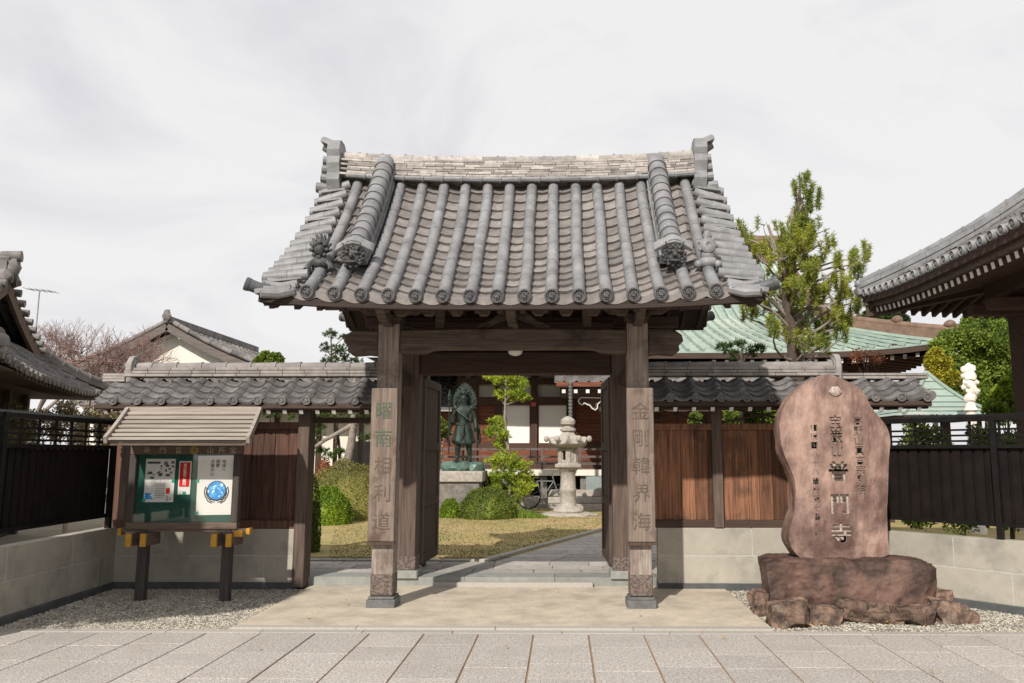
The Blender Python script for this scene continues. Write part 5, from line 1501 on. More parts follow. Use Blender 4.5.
# stone steps + grey door under the porch
m = MB(); m.box(P(583, 0, 22.6).x, P(598, 0, 22.6).x, 22.55, 22.62, .3, P(0, 476, 22.6).z); m.build('grey_door', MT['steelblue'], hall)
for k in range(3):
    m = MB(); m.box(P(548, 0, 22).x, 4.5, 21.9 + k * .3, 23.1, .1 + k * .17, .262 + k * .17); m.build('stone_step', MT['granite'], hall, bevel=.01)

# rain chain hanging from the porch eave
xc = P(569, 0, 21.3); m = MB(); zt0 = P(569, 384, 21.3).z; zb0 = P(569, 441, 21.3).z; z = zt0; k = 0
while z > zb0:
    m.lathe([(.022, -.045), (.055, .0), (.06, .04), (.05, .045)], (xc.x, 21.25, z), 10); z -= .095
m.tube([(xc.x, 21.25, zt0 + .1), (xc.x, 21.25, zb0)], .012, 6)
m.build('rain_chain', MT['chain'], loc=(xc.x, 21.25, zb0), smooth=True, label='pale metal rain chain of small cups hanging from the porch eave', cat='rain chain')
# bicycle leaning under the veranda
bc = P(544, 490, 22.3); bk = empty('bicycle', (bc.x, 22.3, .12), 'dark bicycle parked in front of the hall veranda, left of the stone lantern', 'bicycle')
for dx in (-.42, .42):
    m = MB(); c = Vector((bc.x + dx, 22.3, .44)); n = 24
    pts = [c + Vector((math.cos(i * math.tau / n) * .32, 0, math.sin(i * math.tau / n) * .32)) for i in range(n + 1)]
    m.tube(pts, .022, 6, up=(0, 1, 0)); 
    w = m.build('wheel', MT['ink'], bk)
    m = MB()
    for i in range(12): m.tube([c, c + Vector((math.cos(i * math.tau / 12) * .31, 0, math.sin(i * math.tau / 12) * .31))], .004, 3, up=(0, 1, 0))
    m.build('spokes', MT['steel'], w)
m = MB(); b0 = Vector((bc.x, 22.3, .44))
J = dict(r=(-.42, 0), bb=(-.05, -.03), st=(-.2, .42), hd=(.27, .42), fw=(.42, 0), hb=(.22, .62))
def jj(k): return b0 + Vector((J[k][0], 0, J[k][1]))
for a, b in (('r', 'bb'), ('r', 'st'), ('bb', 'st'), ('bb', 'hd'), ('st', 'hd'), ('hd', 'fw'), ('hd', 'hb')): m.tube([jj(a), jj(b)], .018, 6, up=(0, 1, 0))
m.build('frame', MT['steel'], bk)
m = MB(); m.blob(jj('st') + Vector((0, 0, .08)), (.13, .07, .035), 2, 0); m.build('saddle', MT['ink'], bk)
m = MB(); m.tube([jj('hb') + Vector((-.08, -.25, 0)), jj('hb') + Vector((0, -.2, .02)), jj('hb') + Vector((0, .2, .02)), jj('hb') + Vector((-.08, .25, 0))], .014, 6); m.build('handlebar', MT['steel'], bk)

# ---- white walled building on the left behind the garden ----
wb = empty('white_walled_building', (-9, 27, .1), 'long white-walled building with dark posts and grey tiled eave, seen left of the bronze statue', 'building')
m = MB(); m.box(-15, -3.55, 25.5, 30, .1, 3.1); m.build('wall', MT['plaster'], wb)
m = MB(); field(m, lambda u, v: Vector((-15.6 + 12.2 * u, 27.8 - 3.3 * v, 4.3 - 1.25 * v)), 34, 8, S_H, seg=4); field(m, lambda u, v: Vector((-15.6 + 12.2 * u, 27.8 + 3.3 * v, 4.3 - 1.25 * v)), 20, 5, S_H, seg=3); m.box(-15.6, -3.4, 27.6, 28, 4.25, 4.55); m.build('tile_roof', MT['far_tile'], wb, smooth=True)
m = MB(); m.box(-15.6, -3.4, 24.5, 24.6, 2.9, 3.02); m.build('eave_board', MT['white'], wb)
for x in [-14.5 + i * 1.35 for i in range(9)]:
    m = MB(); m.box(x - .07, x + .07, 25.42, 25.5, .1, 3.1); m.build('post', MT['hall_post'], wb)
for x in (-12.6, -9.0, -6.2):
    m = MB(); m.box(x - .5, x + .5, 25.44, 25.49, 1.0, 2.0); o = m.build('window', MT['dark'], wb); f = MB(); f.box(x - .55, x + .55, 25.40, 25.45, .94, 1.0); f.build('sill', MT['hall_post'], o)

# ---- far house with a white gable ----
fh = empty('gabled_house', (-14.2, 30, 0), 'house with a white plaster gable and grey tiled roof, far left above the side wall', 'house')
A_ = 28.0; gp = P(167, 322, A_); er = P(264, 366, A_); gx_ = gp.x; hw = (er.x - gx_) * .97; ze = er.z; zp = gp.z
m = MB(); m.prism([(-hw + .5, 0), (hw - .5, 0), (hw - .5, ze - .1), (0, zp - .25), (-hw + .5, ze - .1)], 28.6, 36, lambda a, b, d: Vector((gx_ + a, d, b))); m.build('wall', MT['plaster2'], fh)
for s in (-1, 1):
    m = MB(); field(m, lambda u, v: Vector((gx_ + s * hw * 1.04 * v, 28.0 + 8.5 * u, zp + (ze - zp) * v * 1.04 - .12 * math.sin(math.pi * v))), 20, 9, S_H, seg=4); m.build('tile_roof', MT['far_tile'], fh, smooth=True)
    m = MB(); pts = [Vector((gx_ + s * hw * 1.04 * k / 8, 28.05, zp + (ze - zp) * 1.04 * k / 8 - .12 * math.sin(math.pi * k / 8) - .17)) for k in range(9)]
    m.sweep(pts, [(-.05, -.13), (.05, -.13), (.05, .13), (-.05, .13)]); m.build('bargeboard', MT['barge_grey'], fh)
    m = MB(); round_course(m, [p + Vector((0, .1, .27)) for p in pts], .09, 9); m.build('verge_tiles', MT['far_tile'], fh, smooth=True)
m = MB(); m.box(gx_ - .15, gx_ + .15, 28.0, 36.3, zp - .02, zp + .2); m.blob((gx_, 27.95, zp + .22), (.16, .1, .22), 2, .3, 4, 1); m.build('ridge', MT['far_tile'], fh)
m = MB(); field(m, lambda u, v: Vector((gx_ - 2.6 + 6.6 * u, 28.55 - 1.5 * v, ze - .2 - .75 * v)), 22, 4, S_H, seg=4); m.build('pent_roof', MT['far_tile'], fh, smooth=True)
m = MB()
for i in range(24): m.box(gx_ - 2.5 + i * .27, gx_ - 2.42 + i * .27, 28.48, 28.58, ze - .27, ze - .13)
m.build('white_brackets', MT['white'], fh)

# ---- far small green pyramid roof + white carved finial at the right ----
gk = empty('small_green_roofed_shed', (6.9, 17.5, 0), 'small pavilion with a pale green pyramid roof behind the right black fence', 'shed')
ap = P(962, 374, 17.5); el = P(910, 412, 16.2); hwk = (P(1012, 400, 16.0).x - el.x) / 2; cxk = el.x + hwk
m = MB()
zE = P(930, 413, 16.0).z
base4 = [Vector((cxk - hwk, 17.5 - hwk, zE)), Vector((cxk + hwk, 17.5 - hwk, zE)), Vector((cxk + hwk, 17.5 + hwk, zE)), Vector((cxk - hwk, 17.5 + hwk, zE))]
T = Vector((cxk, 17.5, ap.z + .02))
for i in range(4):
    a, b = base4[i], base4[(i + 1) % 4]
    for k in range(7):
        t0, t1 = k / 7, (k + 1) / 7; sag = lambda t: Vector((0, 0, -.12 * math.sin(math.pi * t)))
        m.add([a.lerp(T, t0) + sag(t0), b.lerp(T, t0) + sag(t0), b.lerp(T, t1) + sag(t1) + Vector((0, 0, -.015)), a.lerp(T, t1) + sag(t1) + Vector((0, 0, -.015))], [(0, 1, 2, 3)])
    m.sweep([a.lerp(T, k / 6) + Vector((0, 0, -.12 * math.sin(math.pi * k / 6) + .03)) for k in range(7)], [(-.03, -.02), (.03, -.02), (.03, .03), (-.03, .03)])
m.build('pyramid_roof', MT['copper_green'], gk)
m = MB(); m.box(cxk - hwk + .03, cxk + hwk - .03, 17.5 - hwk + .03, 17.5 + hwk - .03, zE - .1, zE - .01); m.build('eave_board', MT['wood_dark'], gk)
for sx in (-1, 1):
    for sy in (-1, 1):
        m = MB(); m.box(cxk + sx * hwk * .7 - .06, cxk + sx * hwk * .7 + .06, 17.5 + sy * hwk * .7 - .06, 17.5 + sy * hwk * .7 + .06, 0, zE - .1); m.build('post', MT['hall_post'], gk)
wf = P(970, 400, 15.6)
m = MB(); zt1 = P(968, 366, 15.6).z
m.lathe([(.13, 0), (.13, .2), (.10, .25), (.09, zt1 - .9), (.13, zt1 - .86), (.10, zt1 - .8), (.07, zt1 - .6)], (wf.x, 15.6, .0), 12)
m.build('carved_stone_figure', MT['white_stone'], loc=(wf.x, 15.6, 0), smooth=True, label='small white carved stone figure on a post in front of the green pyramid roof', cat='stone figure')
fig = bpy.context.scene.objects['carved_stone_figure']
m = MB(); q = Vector((wf.x, 15.6, zt1))
for k, (dx, dz, r_) in enumerate(((0, -.62, .12), (.03, -.48, .13), (-.02, -.34, .12), (.0, -.20, .13), (-.05, -.09, .10), (.06, -.05, .08), (.12, -.32, .06), (-.11, -.42, .06), (.10, -.52, .07), (-.10, -.2, .06), (.0, .0, .06))): m.blob(q + Vector((dx, -.03, dz)), (r_, r_ * .8, r_), 2, .4, 4, k)
m.build('carved_body', MT['white_stone'], fig, smooth=True)

# TV antenna
an = P(36, 330, 24); at_ = P(36, 291, 24)
m = MB(); m.tube([(an.x, 24, 0), (an.x, 24, at_.z)], .022, 6); m.tube([P(27, 289, 24), P(56, 292, 24)], .013, 5)
for k in range(5): p = P(29 + k * 6, 289.3 + k * .6, 24); m.tube([p + Vector((0, -.3, 0)), p + Vector((0, .3, 0))], .008, 4)
m.build('television_antenna', MT['steel'], loc=(an.x, 24, 0), label='thin television antenna mast standing against the sky at the far left', cat='antenna')

# ================= STONE LANTERN =================
lx, ly = .13, 20.0
ln = empty('stone_lantern', (lx, ly, .1), 'pale granite lantern with upturned roof corners standing on a flat stone base in the garden', 'stone lantern')
def hexl(m, prof, z0=0, n=6, rot=R(30)): m.lathe(prof, (lx, ly, z0), n, rot=rot)
m = MB(); m.blob((lx, ly, .12), (.75, .5, .09), 3, .12, 3, 2); m.build('ground_slab', MT['granite'], ln)
m = MB(); m.lathe([(.36, .18), (.38, .22), (.34, .28), (.26, .33)], (lx, ly, 0), 24); m.build('foot', MT['granite'], ln, smooth=True)
m = MB(); m.lathe([(.22, .33), (.20, .37), (.19, .68), (.205, .70), (.205, .76), (.19, .78), (.18, 1.10), (.2, 1.14), (.22, 1.17)], (lx, ly, 0), 24); m.build('shaft', MT['granite'], ln, smooth=True)
m = MB(); hexl(m, [(.22, 1.17), (.30, 1.24), (.37, 1.28), (.37, 1.35), (.28, 1.37), (.28, 1.40)]); m.build('platform', MT['granite'], ln, bevel=.01)
m = MB(); # light chamber: six corner posts with openings
for k in range(6):
    a = R(30) + k * math.pi / 3; m.obox((lx + .21 * math.cos(a), ly + .21 * math.sin(a), 1.57), Vector((math.cos(a), math.sin(a), 0)) * .045, Vector((-math.sin(a), math.cos(a), 0)) * .06, Vector((0, 0, .17)))
hexl(m, [(.25, 1.40), (.25, 1.455)]); hexl(m, [(.25, 1.68), (.25, 1.745)])
for k in (0, 2, 3, 5):
    a = k * math.pi / 3; m.obox((lx + .195 * math.cos(a), ly + .195 * math.sin(a), 1.57), Vector((math.cos(a), math.sin(a), 0)) * .02, Vector((-math.sin(a), math.cos(a), 0)) * .09, Vector((0, 0, .13)))
m.build('light_chamber', MT['granite'], ln, bevel=.006)
m = MB(); n = 48; rings = [(.27, 1.745, 0), (.50, 1.80, .08), (.54, 1.85, .14), (.50, 1.90, .12), (.30, 2.0, .02), (.20, 2.08, 0), (.16, 2.14, 0)]
vs = []
for rr, z, up in rings:
    for i in range(n):
        a = i * math.tau / n; k = abs(math.cos(3 * (a - R(0)))) ; corner = max(0, math.cos(6 * a)) ** 3
        hexr = math.cos(math.pi / 6) / math.cos(((a + math.pi / 6) % (math.pi / 3)) - math.pi / 6)
        q = rr * (1 / hexr if False else hexr) * (1 + .0 * corner)
        vs.append((lx + q * math.cos(a), ly + q * math.sin(a), z + up * max(0, (hexr - .866) / .134) ** 3))
m.add(vs, [(j * n + i, j * n + (i + 1) % n, (j + 1) * n + (i + 1) % n, (j + 1) * n + i) for j in range(len(rings) - 1) for i in range(n)] + [tuple(range(n - 1, -1, -1)), tuple(range((len(rings) - 1) * n, len(rings) * n))])
for k in range(6):
    a = k * math.pi / 3; c = Vector((lx + .53 * math.cos(a), ly + .53 * math.sin(a), 1.97)); m.blob(c, (.07, .07, .08), 2, .1, 3, k)
m.build('lantern_roof', MT['granite'], ln, smooth=True, crease=50)
m = MB(); m.lathe([(.13, 2.14), (.20, 2.17), (.20, 2.22), (.12, 2.25), (.11, 2.28), (.18, 2.33), (.185, 2.42), (.13, 2.48), (.04, 2.53)], (lx, ly, 0), 20); m.build('finial', MT['granite'], ln, smooth=True)

# ================= BRONZE STATUE on its pedestal =================
sx0, sy0 = P(463, 470, 20).x, 20.0
pz = P(463, 470, 20).z
pd = empty('statue_pedestal', (sx0 - .05, 20, .1), 'grey stone pedestal with a thick cap slab carrying the bronze statue', 'pedestal')
m = MB(); x0, x1 = P(438, 500, 20).x, P(484, 500, 20).x
m.box(x0 + .03, x1 - .06, 19.45, 20.6, .1, pz - .28); m.build('pedestal_body', MT['granite_dk'], pd, bevel=.02)
m = MB(); m.box(x0 - .05, x1 + .02, 19.38, 20.68, pz - .278, pz - .02); m.build('cap_slab', MT['granite'], pd, bevel=.03, bseg=2)
m = MB(); m.box(x0 - .15, x1 + .12, 19.3, 20.7, .1, .24); m.build('footing', MT['granite_dk'], pd, bevel=.02)
st = empty('bronze_statue', (sx0, 20, pz - .02), 'green bronze guardian figure with a flame halo and staff, standing on rocks on the pedestal', 'statue')
zf = pz + .20
m = MB()
for k, (dx, dy, r_) in enumerate(((-.3, 0, .22), (0, -.05, .26), (.3, 0, .22), (-.15, .15, .25), (.2, .15, .22), (-.42, .05, .14), (.42, .08, .13))): m.blob((sx0 + dx, 20 + dy, pz + .05), (r_, r_, .17), 2, .4, 3, k)
m.build('rock_base', MT['bronze_lt'], st)
# body: one continuous skin
def skin_body(name, joints, bones, material, parent, sub=2):
    me = bpy.data.meshes.new(name); off = root_loc(parent)
    me.from_pydata([Vector(j[0]) - off for j in joints], bones, []); o = bpy.data.objects.new(name, me); col.objects.link(o)
    o.parent = parent
    sk = o.modifiers.new('Skin', 'SKIN'); sk.use_smooth_shade = True
    if not me.skin_vertices: pass
    for i, j in enumerate(joints):
        me.skin_vertices[0].data[i].radius = (j[1], j[2]); me.skin_vertices[0].data[i].use_root = (i == 0)
    ss = o.modifiers.new('Sub', 'SUBSURF'); ss.levels = sub; ss.render_levels = sub
    me.materials.append(material); return o
bx, by = sx0, 20.0
def S(dx, dy, dz): return (bx + dx, by + dy, zf + dz)
J = [(S(0, 0, .80), .15, .12), (S(0, -.01, .98), .125, .10), (S(0, 0, 1.15), .155, .115), (S(0, 0, 1.30), .16, .10), (S(0, -.02, 1.40), .065, .065), (S(0, -.04, 1.50), .085, .09), (S(0, -.04, 1.59), .085, .09), (S(0, -.03, 1.68), .05, .05),
     (S(-.19, 0, 1.30), .07, .07), (S(-.29, .0, 1.08), .06, .06), (S(-.26, -.12, .92), .045, .045), (S(-.30, -.18, .98), .04, .04),
     (S(.19, 0, 1.30), .07, .07), (S(.28, .0, 1.08), .06, .06), (S(.31, -.06, .88), .045, .045), (S(.32, -.09, .80), .04, .04),
     (S(-.10, 0, .72), .11, .11), (S(-.13, -.04, .40), .085, .085), (S(-.15, -.01, .10), .055, .055), (S(-.17, -.14, .02), .05, .035),
     (S(.10, 0, .72), .11, .11), (S(.14, -.03, .40), .085, .085), (S(.16, .0, .10), .055, .055), (S(.19, -.13, .02), .05, .035)]
B = [(0, 1), (1, 2), (2, 3), (3, 4), (4, 5), (5, 6), (6, 7), (3, 8), (8, 9), (9, 10), (10, 11), (3, 12), (12, 13), (13, 14), (14, 15), (0, 16), (16, 17), (17, 18), (18, 19), (0, 20), (20, 21), (21, 22), (22, 23)]
bpy.ops.mesh.primitive_cube_add if False else None
try:
    body = skin_body('body', J, B, MT['bronze'], st)
except Exception as ex:
    print('skin fallback', ex)
    m = MB()
    for a, b in B:
        m.tube([J[a][0], J[b][0]], [J[a][1], J[b][1]], 12, up=(0, 1, 0.1))
    for j in J: m.blob(j[0], (j[1], j[2], (j[1] + j[2]) / 2), 2, 0)
    body = m.build('body', MT['bronze'], st, smooth=True)
# robe: skirt flaring with folds, sleeves of scarf, belt, armour collar
m = MB(); n = 40; vs = []; pr_ = [(.17, .95), (.19, .86), (.22, .75), (.245, .62), (.27, .52), (.285, .44)]
for rr, z in pr_:
    for i in range(n):
        a = i * math.tau / n; q = rr * (1 + .10 * math.sin(9 * a + z * 5) * (1 - (z - .44) / .7)); vs.append(S(q * math.cos(a), q * math.sin(a) * .72, z + .05 * math.sin(2 * a + 1) * (1 - (z - .44) / .51)))
m.add(vs, [(j * n + i, j * n + (i + 1) % n, (j + 1) * n + (i + 1) % n, (j + 1) * n + i) for j in range(5) for i in range(n)])
rb_ = m.build('robe', MT['bronze'], st, smooth=True, crease=60); so = rb_.modifiers.new('S', 'SOLIDIFY'); so.thickness = .02
m = MB(); m.tube([S(-.17, -.05, .93), S(0, -.13, .90), S(.17, -.05, .93), S(.0, .12, .94), S(-.17, -.05, .93)], .035, 8); m.tube([S(0, -.15, .90), S(.02, -.19, .7), S(-.02, -.2, .5)], [.04, .035, .02], 8)
m.tube([S(-.2, -.02, 1.33), S(-.08, -.12, 1.2), S(.1, -.12, 1.05), S(.17, -.02, .95)], .035, 8)
for s in (-1, 1):
    m.blob(S(s * .2, 0, 1.33), (.10, .09, .08), 2, .2, 4, s); m.tube([S(s * .27, 0, 1.05), S(s * .36, .02, .8), S(s * .40, .04, .55), S(s * .34, .04, .38)], [.05, .055, .05, .02], 8)
m.build('scarf_and_belt', MT['bronze'], st, smooth=True)
m = MB()
m.blob(S(0, -.03, 1.70), (.10, .10, .07), 2, .3, 5, 3); m.blob(S(0, -.02, 1.78), (.045, .045, .06), 2, .2, 5, 1)
m.blob(S(0, -.13, 1.56), (.018, .025, .022), 1, 0); 
for s in (-1, 1): m.blob(S(s * .035, -.115, 1.585), (.018, .014, .012), 1, 0); m.blob(S(s * .09, -.03, 1.56), (.015, .025, .04), 1, 0)
m.blob(S(0, -.12, 1.50), (.035, .015, .010), 1, 0); m.build('head_details', MT['bronze'], st, smooth=True)
for s, hx, hy, hz_ in ((-1, -.30, -.18, .98), (1, .32, -.09, .78)):       # fists with five fingers
    m = MB(); m.blob(S(hx, hy, hz_), (.04, .045, .045), 2, .1)
    for f in range(4): m.tube([S(hx - s * .0, hy - .03, hz_ + .03 - .02 * f), S(hx - s * .03, hy - .065, hz_ + .03 - .02 * f), S(hx - s * .045, hy - .04, hz_ + .028 - .02 * f)], [.012, .011, .009], 6, up=(0, 0, 1))
    m.tube([S(hx + s * .02, hy - .02, hz_ + .03), S(hx - s * .0, hy - .06, hz_ + .055)], [.013, .010], 6); m.build('hand', MT['bronze'], st, smooth=True)
m = MB(); m.tube([S(-.335, -.2, -.02 + .2), S(-.335, -.2, 1.55)], .016, 8); m.lathe([(.02, 0), (.04, .03), (.03, .06), (.05, .10), (.03, .2), (.005, .28)], S(-.335, -.2, 1.5), 8); m.build('staff', MT['bronze'], st)
m = MB(); ol = []
N = 44
for i in range(N + 1):      # flame halo outline
    a = -.7 + (math.pi + 1.4) * i / N; k = .045 if i % 2 else -.0
    ol.append((math.cos(a) * (.27 + k), 1.50 + math.sin(a) * (.36 + k * 1.2) + (.08 * max(0, math.sin(a)) ** 6)))
m.prism(ol, .14, .19, lambda a, b, d: Vector(S(a, d, b)))
hl = m.build('flame_halo', MT['bronze'], st)
m = MB()
for i in range(60):
    a = random.uniform(0, math.tau); rr = random.uniform(.12, .28); m.blob(S(rr * math.cos(a), .13, 1.55 + rr * 1.1 * math.sin(a)), (.022, .02, .035), 1, .2, 3, i)
m.build('flame_relief', MT['bronze'], hl)

# ================= PLANTS =================
def tri_leaf(m, p, d, up, L, w):
    s = d.cross(up)
    if s.length < 1e-3: s = Vector((1, 0, 0))
    s = s.normalized() * w
    m.v += [p - s, p + s, p + d * L]; b = len(m.v) - 3; m.f.append([b, b + 1, b + 2]); m.mi.append(0)
def quad_leaf(m, p, d, up, L, w):
    s = d.cross(up)
    if s.length < 1e-3: s = Vector((1, 0, 0))
    s = s.normalized() * w
    m.v += [p, p + d * L * .5 - s, p + d * L, p + d * L * .5 + s]; b = len(m.v) - 4; m.f.append([b, b + 1, b + 2, b + 3]); m.mi.append(0)
def rdir(zb=0.0):
    while True:
        v = Vector((random.uniform(-1, 1), random.uniform(-1, 1), random.uniform(-1, 1)))
        if .1 < v.length < 1: v.normalize(); v.z += zb; return v.normalized()
def tuft(m, c, n, L, w, zb=.5, axis=None):
    for _ in range(n):
        d = rdir(zb)
        if axis: d = (d + axis * .7).normalized()
        tri_leaf(m, c + d * L * .12, d, rdir(), L * random.uniform(.7, 1.1), w)
def pine_clump(m, c, r, dens=1.0, L=.11, w=.009, flat=.7):
    k = int(14 * dens)
    for _ in range(k):
        q = rdir(.15) * r * random.uniform(.25, 1); q.z *= flat
        tuft(m, c + q, 16, L, w, .55)
def dome(m, c, r, n, L, w, jitter=.06, lo=-.15, lump=.12, seed=0):
    for _ in range(n):
        d = rdir(.1)
        if d.z < lo: continue
        k = 1 + lump * noise.noise(d * 3 + Vector((seed, seed, seed))) + random.uniform(-jitter, jitter * .6)
        p = Vector((c.x + d.x * r[0] * k, c.y + d.y * r[1] * k, c.z + d.z * r[2] * k))
        n_ = (d + rdir() * .9).normalized()
        quad_leaf(m, p, n_, rdir(), L * random.uniform(.6, 1.2), w)
def limb(m, a, b, r0, r1, bend=.15, n=5, sides=6):
    a, b = Vector(a), Vector(b); L = (b - a).length; o = rdir() * L * bend
    pts = [a.lerp(b, t) + o * math.sin(math.pi * t) + (rdir() * L * .03 if 0 < t < 1 else Vector((0, 0, 0))) for t in [k / n for k in range(n + 1)]]
    m.tube(pts, [r0 + (r1 - r0) * k / n for k in range(n + 1)], sides, up=(.3, .2, 1)); return pts

# ---- big pine right of the gate
random.seed(31)
YP = 12.6
tb = P(797, 455, YP); tree = empty('pine_tree', (tb.x, YP, 0), 'tall loose bright green pine rising behind the side wall right of the gate', 'tree')
trk = [Vector((tb.x + .05, YP, 0)), P(799, 400, YP), P(794, 350, YP), P(787, 300, YP), P(786, 275, YP), P(794, 240, YP), P(799, 205, YP), P(800, 178, YP)]
m = MB(); m.tube(trk, [.15, .13, .11, .085, .07, .045, .03, .012], 10, up=(0, 1, 0)); trunk = m.build('trunk', MT['bark'], tree, smooth=True)
CL = [(345, 185), (352, 205), (336, 200), (365, 195), (330, 225), (350, 232), (310, 255), (365, 285), (340, 40), (345, 70), (352, 95), (378, 92), (345, 130), (333, 165), (357, 150), (372, 165), (213, 180), (238, 225), (268, 212), (300, 190), (250, 245), (225, 205), (300, 240), (340, 262), (375, 262), (322, 215), (404, 222),
      (486, 232), (488, 255), (455, 272), (430, 292), (470, 295), (482, 340), (486, 365), (452, 330), (400, 342), (430, 372), (382, 322), (212, 302), (192, 335), (238, 342), (272, 322), (300, 342), (250, 382), (300, 402), (342, 392),
      (382, 412), (420, 402), (300, 442), (352, 450), (440, 432), (392, 452), (332, 330), (362, 362), (285, 290), (320, 300), (355, 300), (210, 385), (275, 425), (455, 395), (410, 435), (325, 425), (365, 430), (440, 350), (250, 320), (345, 350)]
br = MB(); fo = MB()
for (cx, cy) in CL:
    px, py = 660 + cx / 2.44 + random.uniform(-2, 2), 160 + cy / 2.44 + random.uniform(-2, 2)
    far = abs(px - 793) / 793
    Yc = YP + random.uniform(-.75, .75) * (.25 if py < 235 else 1)
    if py < 260: py += 10 * (260 - py) / 85 + 2
    c = P(px, py, Yc)
    # attach to the trunk a bit lower
    zt = max(.8, c.z - .15 - .35 * abs(c.x - tb.x)); best = min(range(len(trk)), key=lambda i: abs(trk[i].z - zt))
    i0 = min(max(best - (1 if trk[best].z > zt else 0), 0), len(trk) - 2); t_ = max(0, min(1, (zt - trk[i0].z) / (trk[i0 + 1].z - trk[i0].z)))
    limb(br, trk[i0].lerp(trk[i0 + 1], t_), c, .028, .010, .12, 5, 5)
    r_ = .14 if py < 235 else .155
    for _ in range(8):
        q = c + Vector((random.uniform(-1, 1) * r_, random.uniform(-1, 1) * r_, random.uniform(-.8, 1) * r_))
        ax = Vector((random.uniform(-.25, .25), random.uniform(-.2, .2), 1)).normalized(); Ls = random.uniform(.10, .2)
        br.tube([c, q, q + ax * Ls], [.008, .006, .004], 3, up=(.4, 1, 0))
        for k in range(7):
            tuft(fo, q + ax * Ls * k / 6, 13, .08, .0062, .35)
for a, b in (((775, 262), (766, 222)), ((772, 248), (770, 232)), ((791, 245), (793, 209)), ((793, 262), (812, 250)), ((812, 250), (835, 230)), ((800, 240), (830, 228)), ((778, 250), (763, 225)), ((765, 225), (757, 222))):
    m = br; limb(m, P(*a, YP), P(*b, YP), .016, .005, .08, 4, 5)
for a, b in (((790, 240), (793, 208)), ((776, 250), (768, 225))): br.tube([P(*a, YP), P(*b, YP)], [.03, .022], 6, up=(0, 1, 0))
br.build('branches', MT['bark_grey'], tree, smooth=True); fo.build('crown', MT['pine'], tree, fixn=False)
# dark low pine branch left of it
def small_pine(name, pts, Y, base, mt, label, dens=1.0, r=.14, L=.09, w=.009, trunk_r=.05, group=None, cat='tree', bark='bark', flat=.7):
    b = P(base[0], base[1], Y); t = empty(name, (b.x, Y, .05), label, cat, group)
    m = MB(); top = P(pts[0][0], pts[0][1], Y); tp = [Vector((b.x, Y, .02)), Vector((b.x + .03, Y, .02)).lerp(top, .35) + Vector((.06, 0, 0)), Vector((b.x, Y, 0)).lerp(top, .7) - Vector((.05, 0, 0)), top]
    m.tube(tp, [trunk_r, trunk_r * .8, trunk_r * .6, trunk_r * .3], 8, up=(0, 1, 0)); m.build('trunk', MT[bark], t, smooth=True)
    br = MB(); fo = MB()
    for q in pts:
        px, py = q[0], q[1]; rr = q[2] * Y / 800 if len(q) > 2 else r
        c = P(px, py, Y + random.uniform(-.3, .3)); k = max(0, min(1, (c.z - .3 - tp[0].z) / max(.1, top.z - tp[0].z)))
        s = k * 3; i0 = min(2, int(s)); limb(br, tp[i0].lerp(tp[i0 + 1], s - i0), c, trunk_r * .4, trunk_r * .15, .1, 4, 5)
        pine_clump(fo, c, rr, dens * (rr / .14) ** 1.4, L, w, flat)
    br.build('branches', MT[bark], t, smooth=True); fo.build('crown', MT[mt], t, fixn=False); return t
small_pine('pine_tree', [(742, 346, 9), (728, 350, 8), (752, 352, 9), (735, 355, 8), (760, 348, 7), (722, 347, 6)], 13.5, (745, 450), 'pine_dk', 'low dark pine branch showing above the side wall left of the tall pine', 1.1)
small_pine('pine_tree', [(331, 334, 8), (326, 348, 8), (338, 350, 9), (334, 360, 10), (345, 358, 7), (325, 362, 6), (350, 345, 8), (356, 362, 8), (343, 338, 6)], 22, (342, 455), 'pine_dk', 'dark cloud-pruned pine showing under the left end of the gate roof', 1.3, L=.08)
nw = small_pine('conifer', [(506, 376, 12), (489, 375, 8), (497, 380, 8), (519, 383, 11), (512, 393, 14), (524, 397, 8), (500, 396, 8), (497, 424, 11), (490, 433, 8), (503, 436, 9), (500, 445, 10), (508, 460, 13), (495, 462, 10), (521, 466, 11), (497, 478, 13),
            (512, 478, 14), (526, 478, 10), (504, 492, 14), (520, 492, 12), (494, 490, 9), (530, 488, 7), (510, 505, 9)], 20.4, (508, 512), 'niwaki', 'bright yellow-green cloud-pruned conifer beside the bronze statue', 1.35, L=.10, w=.012, trunk_r=.05, cat='conifer', bark='bark_grey', flat=.75)

# ---- clipped bushes
def bush(name, px0, px1, py0, py1, Y, mt, label, n=7000, L=.05, w=.016, lump=.12, ry=None, seed=0, group=None, cat='bush'):
    a, b = P(px0, py1, Y), P(px1, py1, Y); top = P((px0 + px1) / 2, py0, Y).z; rx = (b.x - a.x) / 2; c = Vector(((a.x + b.x) / 2, Y, .15)); rz_ = top - .15
    t = empty(name, (c.x, Y, .1), label, cat, group)
    m = MB(); m.blob(c, (rx * .93, (ry or rx) * .93, rz_ * .93), 3, lump * .8, 3, seed); m.build('twigs', MT[mt], t, smooth=True)
    m = MB(); dome(m, c, (rx, ry or rx, rz_), n, L, w, .06, -.2, lump, seed); m.build('leaves', MT[mt], t, fixn=False); return t
g_ = 'clipped round bushes in the garden'
bush('azalea_bush', 459, 516, 489, 520, 19.3, 'azalea', 'dome-clipped dark green azalea between the statue pedestal and the lantern', 9000, group=g_)
bush('azalea_bush', 440, 461, 500, 520, 19.4, 'bush_br', 'small round azalea at the left foot of the statue pedestal', 3500, seed=2, group=g_)
bush('azalea_bush', 304, 350, 488, 527, 17.6, 'bush_br', 'bright green round bush seen through the open bay left of the gate', 9000, seed=3, group=g_)
bush('azalea_bush', 300, 396, 463, 522, 19.4, 'bush_ol', 'large olive brown clipped mound behind the bright bush', 14000, seed=4, group=g_)
